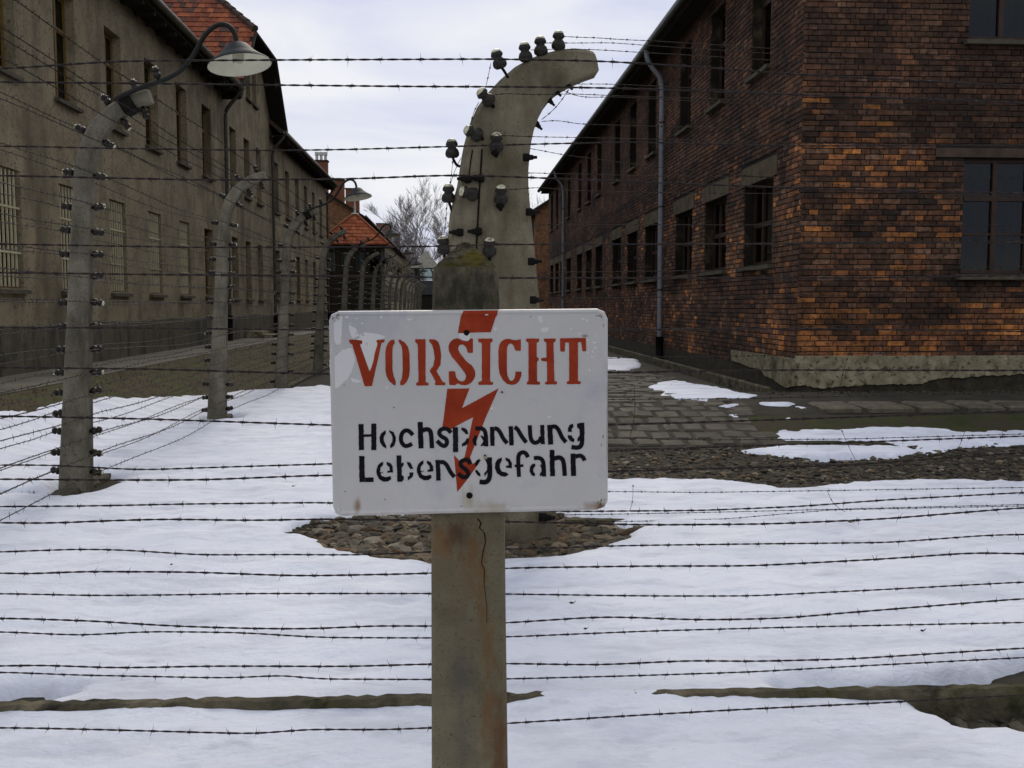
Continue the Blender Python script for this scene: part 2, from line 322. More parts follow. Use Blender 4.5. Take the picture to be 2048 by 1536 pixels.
def sdf(P, poly):
    n = len(poly); d = np.full(len(P), 1e9); ins = np.zeros(len(P), bool)
    for i in range(n):
        a = poly[i]; b = poly[(i + 1) % n]; e = b - a; w = P - a
        t = np.clip((w @ e) / (e @ e + 1e-12), 0, 1); d = np.minimum(d, np.hypot(*(w - t[:, None] * e).T))
        c = (a[1] > P[:, 1]) != (b[1] > P[:, 1])
        ins ^= c & (P[:, 0] < (b[0] - a[0]) * (P[:, 1] - a[1]) / (b[1] - a[1] + 1e-12) + a[0])
    return np.where(ins, d, -d)
yk = .5 * (onZ(300, 1398, .10)[1] + onZ(300, 1409, .10)[1]); yk2 = .5 * (onZ(1950, 1370, .1)[1] + onZ(1950, 1385, .1)[1])
kslope = (yk2 - yk) / (onZ(1950, 1380, .1)[0] - onZ(300, 1403, .1)[0]) * .75; kx0 = float(onZ(300, 1403, .1)[0]); kerb_y = lambda x: yk + (x - kx0) * kslope
ys = [.5]
while ys[-1] < 22: ys.append(ys[-1] + max(.022, .0042 * ys[-1]))
xs = np.arange(-8.6, 8.6, .036); ys = np.array(ys)
X, Y = np.meshgrid(xs, ys); P = np.stack([X.ravel(), Y.ravel()], -1)
d = np.full(len(P), -1e9)
for p in ADD: d = np.maximum(d, sdf(P, p))
wob = .05 * vnoise(P[:, 0] * 2.6, P[:, 1] * 2.6) + .036 * vnoise(P[:, 0] * 8, P[:, 1] * 8) + .022 * vnoise(P[:, 0] * 21, P[:, 1] * 15)
d = d + wob
hol = np.full(len(P), 1e9)
for p in SUB: hol = np.minimum(hol, -sdf(P, p))
d = np.minimum(d, hol + wob * .7)
x, y = P.T
full = .080 + .010 * vnoise(x * .9, y * .9) + .013 * vnoise(x * 2.3 + 9, y * 3.1) + .013 * vnoise(x * 5 + 3, y * 7.0) + .0070 * vnoise(x * 11, y * 14) + .0032 * vnoise(x * 25, y * 28)
ykl = kerb_y(x)
tgt = .091 + .009 * vnoise(x * 1.7, y * 0 + 4) + .006 * vnoise(x * 6, y * 0) + .012 * np.exp(-((x - .55) / .5) ** 2)
wk = np.exp(-((y - ykl + .02) / .16) ** 2); full = np.where(y < ykl + .03, full * (1 - wk) + tgt * wk, full)
full = np.where(y >= ykl + .03, np.minimum(full, .084 + .02 * sst((y - 3.9) / 1.0)), full)
full = np.where((y > 9.4) & (x > -1.0), full * .45, full)
th = np.where(d > 0, full * (1 - np.exp(-np.maximum(d, 0) / .045)), d * .9 - .012)
Z = (G(x, y) + th).reshape(X.shape)
ok = (d > -.03).reshape(X.shape); keep = ok[:-1, :-1] | ok[1:, :-1] | ok[:-1, 1:] | ok[1:, 1:]
V = np.stack([X, Y, Z], -1).reshape(-1, 3); nx = len(xs)
i = np.arange(len(ys) - 1)[:, None] * nx + np.arange(nx - 1)[None]
Q = np.stack([i, i + 1, i + nx + 1, i + nx], -1).reshape(-1, 4)[keep.reshape(-1)]
used = np.unique(Q); rm = np.zeros(len(V), int); rm[used] = np.arange(len(used))
mb = MB(); mb.add(V[used], rm[Q].tolist())
struct('snow', mb, M['snow'], 'white melting snow lying between the fences', smooth=True)

# ---------------------------------------------------------------- gravel
def ico(sub):
    t = (1 + 5 ** .5) / 2
    v = [(-1,t,0),(1,t,0),(-1,-t,0),(1,-t,0),(0,-1,t),(0,1,t),(0,-1,-t),(0,1,-t),(t,0,-1),(t,0,1),(-t,0,-1),(-t,0,1)]
    f = [(0,11,5),(0,5,1),(0,1,7),(0,7,10),(0,10,11),(1,5,9),(5,11,4),(11,10,2),(10,7,6),(7,1,8),(3,9,4),(3,4,2),(3,2,6),(3,6,8),(3,8,9),(4,9,5),(2,4,11),(6,2,10),(8,6,7),(9,8,1)]
    v = [np.array(p) / np.linalg.norm(p) for p in v]
    for _ in range(sub):
        mid = {}; nf = []
        def m(a, b):
            k = (min(a, b), max(a, b))
            if k not in mid: p = v[a] + v[b]; v.append(p / np.linalg.norm(p)); mid[k] = len(v) - 1
            return mid[k]
        for a, b, c in f:
            ab, bc, ca = m(a, b), m(b, c), m(c, a); nf += [(a, ab, ca), (b, bc, ab), (c, ca, bc), (ab, bc, ca)]
        f = nf
    return np.array(v), f
def stones(pts, smin, smax, sub, cols, zoff=0):
    v, f = ico(sub); mb = MB()
    for (x, y) in pts:
        s = smin + (smax - smin) * random.random() ** 2.6
        sc = np.array([s * random.uniform(.8, 1.3), s * random.uniform(.6, 1.0), s * random.uniform(.28, .55)])
        w = v * (1 + .22 * rng.standard_normal((len(v), 1)) * .8) * sc
        a = random.random() * 6.28; ca, sa = math.cos(a), math.sin(a)
        tl = random.uniform(-.45, .45); w = np.stack([w[:, 0], w[:, 1] * math.cos(tl) - w[:, 2] * math.sin(tl), w[:, 1] * math.sin(tl) + w[:, 2] * math.cos(tl)], -1)
        w = np.stack([w[:, 0] * ca - w[:, 1] * sa, w[:, 0] * sa + w[:, 1] * ca, w[:, 2]], -1) + [x, y, float(G(x, y)) + sc[2] * .45 + zoff]
        c = np.array(random.choice(cols)) * random.uniform(.35, .95); mb.add(w, f, tuple(c))
    return mb
GC = [(.12, .105, .075), (.18, .155, .11), (.09, .08, .06), (.22, .185, .12), (.14, .13, .105), (.27, .25, .20), (.19, .13, .075)]
def scatter(poly, n, grow=0.0):
    lo = poly.min(0) - grow; hi = poly.max(0) + grow; Q = lo + (hi - lo) * rng.random((n * 3, 2)); k = sdf(Q, poly) > -grow
    return Q[k][:n]
mb = stones(scatter(SUB[0], 2700, .06), .014, .070, 1, GC); o = obj('gravel', mb, M['gravel'], smooth=False)
tag(o, 'loose stones melted free round the thick curved post', None, kind='stuff')
qs = scatter(SUB[1], 330, .05); qs = qs[qs[:, 1] < kerb_y(qs[:, 0]) - .05]
mb = stones(qs, .025, .06, 1, [(.07, .065, .045), (.10, .09, .06), (.16, .15, .11)], .0); o = obj('gravel', mb, M['gravel'])
tag(o, 'stones below the near kerb where the snow has gone', None, kind='stuff')
strip = np.array([(0.6, hit(1215, 974)[1]), (9, hit(2048, 985)[1]), (9, hit(2048, 888)[1]), (3.2, hit(1600, 893)[1]), (0.6, hit(1215, 902)[1])])
mb = stones(scatter(strip, 7000, .02), .010, .042, 0, GC + [(.07, .062, .045)] * 3); o = obj('gravel', mb, M['gravel'])
tag(o, 'strip of dark gravel between the snow and the paving', None, kind='stuff')
wallside = np.array([(3.3, YR - 1.55), (9, YR - 1.55), (9, YR - .02), (4.3, YR - .02)])
mb = stones(scatter(wallside, 2600), .006, .03, 0, [(.05, .045, .032), (.08, .07, .05), (.11, .10, .075)]); o = obj('gravel', mb, M['gravel'])
tag(o, 'loose dirt and pebbles at the foot of the brick end wall', None, kind='stuff')
# fallen leaves on the snow
for (px, py, s, lb) in [(588, 973, .022, 'thin brown leaf on the snow between nearest curved post and sign'), (1145, 1207, .018, 'small curled leaf on the snow before the thick post'), (1703, 1045, .03, 'largest brown leaf lying under the strands on the snow'),
        (1846, 1263, .014, 'tiny leaf scrap lying nearest the bare end of the kerb'), (1172, 1259, .012, 'tiny leaf scrap on the snow close to the sign post'), (344, 1130, .012, 'tiny leaf scrap on snow before the nearest curved post')]:
    mb = MB(); p = onZ(px, py, .095); w = s
    mb.add([p + [-w, 0, .004], p + [-w * .3, -w * .35, .0], p + [w * .6, -w * .2, .006], p + [w, 0, .016], p + [w * .4, w * .4, .004], p + [-w * .4, w * .35, .008]], [(0, 1, 2), (0, 2, 5), (2, 3, 4), (2, 4, 5)])
    o = obj('fallen_leaf', mb, M['timber'], org=p, loc=p); tag(o, lb, 'leaf', 'leaves on the snow')

# ---------------------------------------------------------------- kerbs
def kerb(pts, w, z0, z1, n, name, label):
    """rough long concrete beam along pts[0]->pts[1]"""
    a, b = np.array(pts[0], float), np.array(pts[1], float); e = b - a; L = np.linalg.norm(e); e /= L; nrm = np.array([-e[1], e[0]])
    mb = MB(); V = []
    for i in range(n + 1):
        c = a + e * L * i / n; j = lambda s: random.uniform(-s, s)
        for (o_, z) in ((-w / 2, z0), (-w / 2 + j(.003), z1 - .02 + j(.006)), (-w / 2 + .018 + j(.008), z1 + j(.004)), (w / 2 - .018 + j(.006), z1 + j(.004)), (w / 2, z1 - .02 + j(.005)), (w / 2, z0)):
            p = c + nrm * o_; V.append((p[0], p[1], z))
    f = [(i * 6 + k, i * 6 + k + 1, i * 6 + k + 7, i * 6 + k + 6) for i in range(n) for k in range(5)] + [tuple(range(6)), tuple(range(n * 6, n * 6 + 6))]
    mb.add(V, f); return struct(name, mb, M['kerb'], label)
kerb([(-4.5, kerb_y(-4.5)), (4.8, kerb_y(4.8))], .07, -.25, .104, 260, 'kerb', 'mossy concrete kerb under the fence before the sign')
kerb([(XF, 3.9), (XF, 70)], .16, -.2, .052, 260, 'kerb', 'concrete kerb under the row of curved posts')
kerb([(.75, 6.62), (8, 6.62)], .10, -.2, .06, 120, 'kerb', 'concrete kerb running right from the thick curved post')
kerb([(XR - .55, YR - .5), (XR - .55, 50)], .07, .1, .375, 120, 'kerb', 'low edging along the brick building side')

# ---------------------------------------------------------------- paving
rootp = sheet(np.linspace(-.6, XR - .6, 30), np.concatenate([np.linspace(hit(1300, 897)[1], 16, 30), np.linspace(17, 50, 20)]), .004)
path = struct('paved_path', rootp, M['soil'], 'worn stone paving beside the brick building', smooth=True)
variants = []
for k in range(8):
    w, l, h = 1, 1, .05; mb = MB(); j = lambda s: random.uniform(-s, s)
    b = [(-.5, -.5), (.5, -.5), (.5, .5), (-.5, .5)]; c = .07
    V = [(x + j(.04), y + j(.04), -.08) for x, y in b]; V += [(V[i][0], V[i][1], .0) for i in range(4)]
    V += [(V[i][0] * (1 - 2 * c), V[i][1] * (1 - 2 * c), .018 + j(.004)) for i in range(4)]
    f = [(8, 9, 10, 11)]
    for r in (0, 4): f += [(r + i, r + (i + 1) % 4, r + 4 + (i + 1) % 4, r + 4 + i) for i in range(4)]
    mb.add(V, f); variants.append(mb.mesh('paving_stone', M['paver']))
y = hit(1300, 894)[1]; row = 0
while y < 17.5:
    dl = random.uniform(.22, .30); x = -.5 + random.random() * .3
    while x < 3.25 - max(0, (13 - y)) * .0:
        dw = random.uniform(.20, .34)
        if x + dw > .95:
            zc = float(G(x + dw / 2, y + dl / 2)); sl_ = (float(G(x, y + .2)) - float(G(x, y - .2))) / .4
            o = link('paving_stone', random.choice(variants), path, (x + dw / 2, y + dl / 2 + random.uniform(-.03, .03), zc + random.uniform(-.014, .010)))
            o.color = (*(np.array([1, .97, .9]) * random.uniform(.65, 1.3)), 1); o.scale = (dw - random.uniform(.02, .05), dl - random.uniform(.02, .05), 1); o.rotation_euler = (math.atan(sl_) + random.uniform(-.02, .02), random.uniform(-.04, .04), random.uniform(-.07, .07))
        x += dw
    y += dl; row += 1
# slab row before the end wall
apr = struct('slab_path', sheet(np.linspace(3.6, 9, 12), np.linspace(hit(1850, 827)[1], YR, 8), .005), M['soil'], 'row of grey slabs before the brick end wall', smooth=True)
ya, yb = hit(1850, 826)[1], hit(1850, 804)[1]; x = hit(1640, 815)[0] - .1
while x < 8.6:
    w = random.uniform(.46, .62)
    o = link('paving_stone', random.choice(variants), apr, (x + w / 2, (ya + yb) / 2, float(G(x + w / 2, (ya + yb) / 2)) + .02)); o.scale = (w - random.uniform(.05, .10), (yb - ya) * random.uniform(.85, 1), 1.3); o.color = (*(np.array([1.25, 1.2, 1.05]) * random.uniform(.9, 1.5)), 1); o.rotation_euler = (.03, random.uniform(-.02, .02), random.uniform(-.03, .03)); x += w

# ================================================================== POSTS, INSULATORS, LAMPS
# centre line of a curved fence post (local x to the inside, z up) and half width
CL = np.array([(0, -.25), (0, 0), (.006, .6), (.014, 1.2), (.024, 1.8), (.034, 2.3), (.045, 2.52), (.07, 2.68), (.12, 2.81), (.19, 2.915), (.28, 3.0), (.375, 3.065), (.46, 3.10), (.545, 3.125)])
CL[:, 0] += .042 * np.maximum(CL[:, 1], 0)
HW = np.array([.112, .108, .096, .084, .074, .068, .067, .067, .067, .066, .064, .061, .058, .054])
def cl_at(z):
    k = np.interp(z, CL[:9, 1], np.arange(9)); i = min(int(k), 8); t = k - i
    c = CL[i] * (1 - t) + CL[min(i + 1, 13)] * t; return c, HW[i] * (1 - t) + HW[min(i + 1, 13)] * t
def loft(mb, C, H, dep, ch=.022):
    C = np.asarray(C); T = np.gradient(C, axis=0); T /= np.linalg.norm(T, axis=1, keepdims=True); N = np.stack([T[:, 1], -T[:, 0]], -1)
    V = []
    for c, n, h, dp in zip(C, N, H, dep):
        for (s, yy) in ((-h, -dp + ch), (-h + ch, -dp), (h - ch, -dp), (h, -dp + ch), (h, dp - ch), (h - ch, dp), (-h + ch, dp), (-h, dp - ch)):
            V.append((c[0] + n[0] * s, yy, c[1] + n[1] * s))
    k = len(C); f = [(i * 8 + j, i * 8 + (j + 1) % 8, i * 8 + 8 + (j + 1) % 8, i * 8 + 8 + j) for i in range(k - 1) for j in range(8)]
    f += [tuple(range(8)), tuple(range((k - 1) * 8, k * 8))]
    mb.add(V, f)
mb = MB(); loft(mb, CL, HW, HW * 1.0); ME_POST = mb.mesh('curved_shaft', M['post_dirty'])
mb = MB().lathe([(0, 0), (.013, 0), (.013, .03), (.026, .03), (.03, .045), (.03, .06), (.02, .066), (.02, .074), (.029, .08), (.027, .098), (.015, .108), (0, .108)], 10); ME_INS = mb.mesh('insulator', M['brown_porcelain'], True)
mb = MB().lathe([(0, .104), (.014, .104), (.019, .109), (.016, .117), (0, .12)], 8); ME_CAP = mb.mesh('insulator_cap', M['porcelain'], True)
def put_ins(par, x, y, z, dirv, cap=True, sc=1.0):
    q = Vector((0, 0, 1)).rotation_difference(Vector(dirv)); o = link('insulator', ME_INS, par, (x, y, z)); o.rotation_mode = 'QUATERNION'; o.rotation_quaternion = q; o.scale = (sc,) * 3
    if cap: c = link('cap', ME_CAP, o)
    return o
ZL = [.17, .33, .49, .65, .81, .97, 1.15, 1.34, 1.53, 1.72, 1.90, 2.08, 2.26]
TIES = []                                   # (x, z) of every strand relative to the post foot, outer then inner
for z in ZL:
    c, h = cl_at(z); TIES.append(('wall', c[0] - h - .085, z)); TIES.append(('snow', c[0] + h + .085, z))
T_ = np.gradient(CL, axis=0); T_ /= np.linalg.norm(T_, axis=1, keepdims=True)
for k in (6, 8, 10, 12):
    n = np.array([T_[k, 1], -T_[k, 0]]); TIES.append(('wall', *(CL[k] - n * (HW[k] + .085)))); TIES.append(('snow', *(CL[k] + n * (HW[k] + .085))))
def curved_post(loc, label, group, ins=True, rz=0, name='fence_post'):
    t = thing(name, label, 'post', loc, rz, group); link('shaft', ME_POST, t)
    if ins:
        for (sd, x, z) in TIES:
            if random.random() < .14: continue
            if z < 2.4:
                c, h = cl_at(z); s = -1 if sd == 'wall' else 1; put_ins(t, c[0] + s * (h - .012), 0, z, (s, 0, random.uniform(-.2, .2)), ins == 1 and random.random() < .22)
        for k in (6, 8, 10, 12):
            n = np.array([T_[k, 1], -T_[k, 0]])
            for s in (-1, 1):
                p = CL[k] + n * s * (HW[k] - .012); put_ins(t, p[0], 0, p[1], (n[0] * s, 0, n[1] * s), ins == 1 and random.random() < .5)
    return t
NP = 18
for k in range(NP):
    if k == 0: lb = 'curved concrete fence post nearest the near kerb, carrying a lamp on a hooked arm'
    else: lb = f'curved concrete post, {ORD[k]} in the receding row beside the plastered building' + (', with lamp' if k % 2 == 0 else '')
    curved_post((XF, YF0 + DY * k, 0), lb, 'curved posts receding along the plastered building', 1 if k < 4 else (2 if k < 9 else 0))
# lamps on every second post
def lamp(k, Y):
    t = thing('fence_lamp', ['grey hooked-arm lamp with conical shade and white inside on the nearest curved post', 'small hooked-arm lamp before the far wing of the plastered building',
              'hooked-arm lamp before the guard hut with red roof'][k] if k < 3 else f'distant hooked-arm lamp, {ORD[k]} along the row of curved posts', 'lamp', (XF, Y, 0), 0, 'lamps on the curved posts')
    q = lambda px, py: onY(px, py, YF0) - np.array([XF, YF0, 0])
    ctrl = np.array([q(*p) for p in [(236, 204), (262, 192), (292, 178), (330, 168), (362, 152), (386, 128), (402, 100), (416, 74), (436, 57), (456, 54), (470, 64), (477, 80), (478, 96)]]) + [0, -.10, 0]
    ctrl[:, 1] = -.09
    s = np.linspace(0, len(ctrl) - 1, 50); P = np.stack([np.interp(s, np.arange(len(ctrl)), ctrl[:, i]) for i in range(3)], -1)
    for _ in range(3): P[1:-1] = (P[:-2] + 2 * P[1:-1] + P[2:]) / 4
    obj('arm', MB().tube(P, .019, 8), M['arm'], t, True)
    mbc = MB(); h = HW[11] + .012
    C = np.array([CL[11] - T_[11] * .05, CL[11] + T_[11] * .05]); loft(mbc, C, [h, h], [.095, .095]); obj('clamp', mbc, M['iron'], t)
    put_ins(t, *(ctrl[3] + [-.02, 0, .0]), (-.3, 0, 1))
    top = ctrl[-1]; mt = Matrix.Translation(top) @ Matrix.Rotation(R(-9), 4, 'Y') @ Matrix.Rotation(R(-6), 4, 'X')
    A = np.array(mt)
    sh = MB().lathe([(.0, .012), (.05, .012), (.085, -.004), (.13, -.06), (.175, -.10), (.238, -.145), (.246, -.16)], 28, A)
    s_ = obj('shade', sh, M['lamp'], t, True)
    obj('reflector', MB().lathe([(.243, -.159), (.234, -.147), (.170, -.106), (.12, -.07), (.05, -.03), (0, -.03)], 28, A), M['lamp_in'], s_, True)
    obj('bulb', MB().lathe([(0, -.03), (.03, -.04), (.045, -.08), (.04, -.12), (.02, -.14), (0, -.145)], 12, A), M['bulb'], s_, True)
for k in range(6): lamp(k, YF0 + DY * 2 * k)

# ---------------------------------------------------------------- barbed wire
def resample(P, ds):
    P = np.asarray(P, float); L = np.concatenate([[0], np.cumsum(np.linalg.norm(np.diff(P, axis=0), axis=1))]); s = np.arange(0, L[-1], ds)
    return np.stack([np.interp(s, L, P[:, i]) for i in range(3)], -1)
def smoothp(P, k=6):
    P = P.copy()
    for _ in range(k): P[1:-1] = (P[:-2] + 2 * P[1:-1] + P[2:]) / 4
    return P
def barb(mb, p, t, size, r, rich=True):
    t = t / np.linalg.norm(t); a = np.cross(t, [0, 0, 1.0]); a /= np.linalg.norm(a) + 1e-9; b = np.cross(t, a)
    if rich: mb.tube([p - t * .006, p + t * .006], r * 2.2, 5)
    th = random.random() * 6.28
    for s in (0, math.pi * random.uniform(.8, 1.2), 1.57 + random.uniform(-.4, .4), 4.6)[:4 if rich else 2]:
        dv = math.cos(th + s) * a + math.sin(th + s) * b + t * random.uniform(-.5, .5); dv /= np.linalg.norm(dv)
        q = p + t * random.uniform(-.005, .005); L = size * random.uniform(.6, 1.35)
        side = np.cross(dv, t) * r * .8; tt = t * r * .8
        mb.add([q + side, q - side + tt * .5, q - side * .2 - tt, q + dv * L], [(0, 1, 3), (1, 2, 3), (2, 0, 3), (0, 2, 1)])
def strand(name, label, P, group, r=.0017, hel=.0017, ds=.0125, pitch=.085, sp=.113, size=.018, m='wire', sides=4, twist=True):
    P = resample(smoothp(resample(P, .03), 8), ds); org = P[0].copy(); mb = MB()
    T = np.gradient(P, axis=0); T /= np.linalg.norm(T, axis=1, keepdims=True); A = np.cross(T, [0, 0, 1.]); B = np.cross(T, A)
    if twist:
        ph = np.arange(len(P)) * ds / pitch * 2 * math.pi
        for q in (0, math.pi): mb.tube(P + hel * (np.cos(ph + q)[:, None] * A + np.sin(ph + q)[:, None] * B), r, sides)
    else: mb.tube(P, r + hel, sides)
    s = random.uniform(0, sp)
    while s < (len(P) - 2) * ds:
        i = int(s / ds); barb(mb, P[i], T[i], size, r * 1.1); s += sp * random.uniform(.84, 1.16)
    o = obj(name, mb, M[m], org=org, loc=org); return tag(o, label, 'barbed wire', group)
def wander(P, amp, seed):
    P = np.asarray(P, float); r_ = np.random.default_rng(seed); n = len(P); w = r_.standard_normal(n)
    return P
YA, YB = 3.13, 3.62                          # the two wire planes of the fence before the sign
PL, PR = -2.35, 2.95                         # its posts, just outside the view
front = [[(0,138),(239,122),(547,120),(990,118),(1200,122),(1400,134),(1610,150),(2048,172)],
 [(0,164),(300,167),(547,170),(820,173),(1100,174),(1260,177),(1610,190),(2048,206)],
 [(0,351),(135,354),(400,360),(700,358),(900,350),(1010,353),(1300,365),(1700,380),(2048,386)],
 [(0,545),(300,549),(650,552),(1000,556),(1300,556),(1700,556),(2048,550)],
 [(0,735),(300,738),(640,748),(900,748),(1220,745),(1550,740),(2048,741)],
 [(0,832),(300,838),(650,850),(900,856),(1220,850),(1600,838),(2048,822)],
 [(0,958),(180,960),(400,960),(650,950),(900,952),(1250,942),(1700,930),(2048,905)],
 [(0,1045),(90,1047),(200,1042),(330,1038),(500,1041),(650,1038),(1000,1043),(1300,1050),(1540,1048),(1768,1038),(2048,1015)],
 [(0,1145),(48,1149),(150,1143),(380,1144),(600,1152),(860,1147),(1010,1136),(1300,1132),(1500,1132),(1768,1118),(1950,1105),(2048,1108)],
 [(0,1236),(190,1242),(340,1252),(500,1257),(620,1258),(760,1251),(860,1253),(1010,1246),(1100,1240),(1210,1233),(1400,1240),(1560,1237),(1700,1225),(2048,1197)],
 [(0,1332),(80,1330),(230,1336),(430,1332),(700,1333),(860,1328),(1010,1327),(1200,1330),(1380,1321),(1500,1323),(1700,1318),(2048,1296)],
 [(0,1455),(150,1458),(340,1463),(520,1468),(610,1458),(750,1460),(860,1456),(1010,1447),(1250,1432),(1500,1418),(1737,1407),(2048,1390)]]
back = [[(0,292),(300,298),(547,301),(700,299),(900,293),(1080,288),(1260,284),(1600,292),(2048,290)],
 [(0,488),(400,495),(860,493),(1000,489),(1500,488),(2048,485)],
 [(0,655),(300,656),(640,660),(1000,662),(1220,660),(1600,657),(2048,663)],
 [(0,930),(100,930),(280,940),(420,935),(650,928),(900,930),(1250,932),(1700,915),(2048,905)][:5] + [(1000,915),(1250,900),(1700,885),(2048,872)],
 [(0,1013),(180,1012),(370,1008),(650,1005),(900,1015),(1115,1023),(1400,1021),(1599,1013),(1768,1000),(2048,985)],
 [(0,1104),(160,1098),(250,1100),(400,1110),(560,1109),(720,1110),(900,1102),(1100,1096),(1256,1091),(1500,1088),(1780,1085),(1980,1070),(2048,1069)],
 [(0,1187),(180,1191),(330,1190),(500,1187),(860,1187),(1010,1188),(1300,1192),(1500,1192),(1750,1180),(2048,1164)],
 [(0,1263),(160,1271),(290,1263),(480,1265),(640,1275),(860,1276),(1010,1274),(1300,1262),(1600,1254),(2048,1245)],
 [(0,1344),(150,1350),(300,1353),(450,1356),(530,1353),(565,1348),(620,1358),(860,1359),(1010,1358),(1250,1352),(1500,1344),(1700,1333),(2048,1315)]]
def near_fence(L, Y, side):
    L = sorted(L, key=lambda q: -q[len(q) // 2][1]); out = []
    for i, q in enumerate(L):
        P = [onY(px, py, Y) for px, py in q]
        zl = P[0][2] - .004; zr = P[-1][2] + (P[-1][2] - P[-2][2]) * .3
        P = [np.array([PL + .02, Y, zl])] + P + [np.array([PR - .02, Y, zr])]; out.append((zl, zr))
        strand('barbed_wire', f'barbed wire, {oname(i)} on the {side} of the fence behind the sign', P, 'strands of the fence right behind the sign')
    return out
za = near_fence(front, YA, 'sign side'); zb = near_fence(back, YB, 'far side')
for (X_, e, lb) in ((PL, 0, 'curved post ending the sign fence on the plastered building side'), (PR, 1, 'curved post ending the sign fence on the brick building side')):
    t = thing('fence_post', lb, 'post', (X_, 3.375, 0), R(90), 'posts of the fence right behind the sign'); link('shaft', ME_POST, t)
    for (zs, s) in ((za, -1), (zb, 1)):
        for z in zs:
            c, h = cl_at(z[e]); put_ins(t, c[0] + s * (h - .012), 0, z[e], (s, 0, 0))
# right-hand fence starting at the thick post
YC, YD, PX2 = 6.02, 6.45, 5.3
rf = [[(1110,1030),(1250,1028),(1450,1024),(2048,1009)], [(1105,985),(1220,983),(1400,985),(1600,982),(2048,975)], [(1100,872),(1400,880),(1700,878),(2048,868)],
 [(1095,800),(1500,797),(2048,784)], [(1090,720),(1300,714),(1500,712),(2048,700)], [(1075,600),(1100,597),(1500,592),(2048,588)], [(985,487),(1060,489),(1500,487),(2048,480)],
 [(1015,380),(1025,378),(1060,377),(1085,372),(1110,380),(1300,385),(2048,392)], [(1000,271),(1090,274),(1160,275),(1280,278),(1700,288),(2048,294)],
 [(970,192),(1020,185),(1050,190),(1105,188),(1160,188),(1220,191),(1620,205),(2048,214)], [(1060,100),(1110,98),(1190,99),(1220,101),(1620,125),(2048,140)], [(1120,72),(1138,72),(1149,76),(1186,74),(1220,78),(1310,82),(1620,102),(2048,118)]]
rb = [[(1105,1045),(1300,1042),(1450,1038),(1660,1020),(2048,1012)], [(1098,935),(1400,938),(2048,925)], [(1085,665),(1400,656),(2048,645)], [(1075,545),(1500,540),(2048,533)],
 [(1062,449),(1110,449),(1500,450),(2048,450)], [(1058,346),(1075,343),(1090,349),(1110,347),(1300,352),(2048,356)], [(1060,297),(1085,301),(1115,308),(1280,330),(1700,372),(2048,395)],
 [(1082,243),(1115,240),(1125,237),(1135,247),(1160,248),(1250,251),(1700,262),(2048,268)], [(1120,178),(1155,195),(1190,195),(1215,193),(1620,215),(2048,228)], [(1135,168),(1220,168),(1310,172),(1620,190),(2048,202)],
 [(1085,86),(1128,86),(1170,86),(1220,85),(1310,92),(1620,112),(2048,128)]]
rz_ = []
for L, Y, side in ((rf, YC, 'sign side'), (rb, YD, 'building side')):
    for i, q in enumerate(L):
        P = [onY(px, py, Y) for px, py in q]; zr = P[-1][2] + (P[-1][2] - P[-2][2]) * .6; P.append(np.array([PX2 - .03, Y, zr])); rz_.append((Y, zr))
        strand('barbed_wire', f'thin barbed wire, {oname(i)}, {side} of fence from the thick post', P, 'strands of the fence starting at the thick post',
               r=.0016, hel=.0014, ds=.025, sides=3, sp=.105, size=.017, m='wire_old')
t = thing('fence_post', 'curved post of the fence before the brick end wall', 'post', (PX2, 6.235, 0), R(90)); link('shaft', ME_POST, t)
for Y, z in rz_:
    s = -1 if Y < 6.2 else 1
    c, h = cl_at(min(z, 2.6)); put_ins(t, c[0] + s * (h - .012), 0, z, (s, 0, 0))
# strands along the row of curved posts
cnt = {'wall': 0, 'snow': 0}
Yend = YF0 + DY * (NP - 1)
for (sd, x, z) in TIES:
    i = cnt[sd]; cnt[sd] += 1; P = []; barbs = []
    Yk = [3.3] + [YF0 + DY * k for k in range(NP)]
    for a, b in zip(Yk[:-1], Yk[1:]):
        n = 12 if a < 30 else 4; sag = random.uniform(-.012, .05) if a > 4 else random.uniform(0, .03); w = random.uniform(-.015, .015)
        for q in range(n):
            u = q / n; P.append((XF + x + w * math.sin(math.pi * u), a + (b - a) * u, z - sag * 4 * u * (1 - u) + .010 * math.sin(9 * u + i) * (u > 0)))
    P.append((XF + x, Yend, z)); P = np.array(P); org = P[0].copy()
    mb = MB().tube(P, .0042, 3); y = 3.6 + random.random() * .1
    while y < 31:
        k = np.searchsorted(P[:, 1], y); u = (y - P[k - 1, 1]) / (P[k, 1] - P[k - 1, 1]); barb(mb, P[k - 1] * (1 - u) + P[k] * u, P[k] - P[k - 1], (.026), .0036, False); y += .105 * random.uniform(.85, 1.15)
    o = obj('barbed_wire', mb, M['wire_old'], org=org, loc=org)
    tag(o, f'old barbed wire, {oname(i)} on the {"plaster wall" if sd == "wall" else "snow"} side of the receding curved posts', 'barbed wire', 'strands along the receding curved posts')

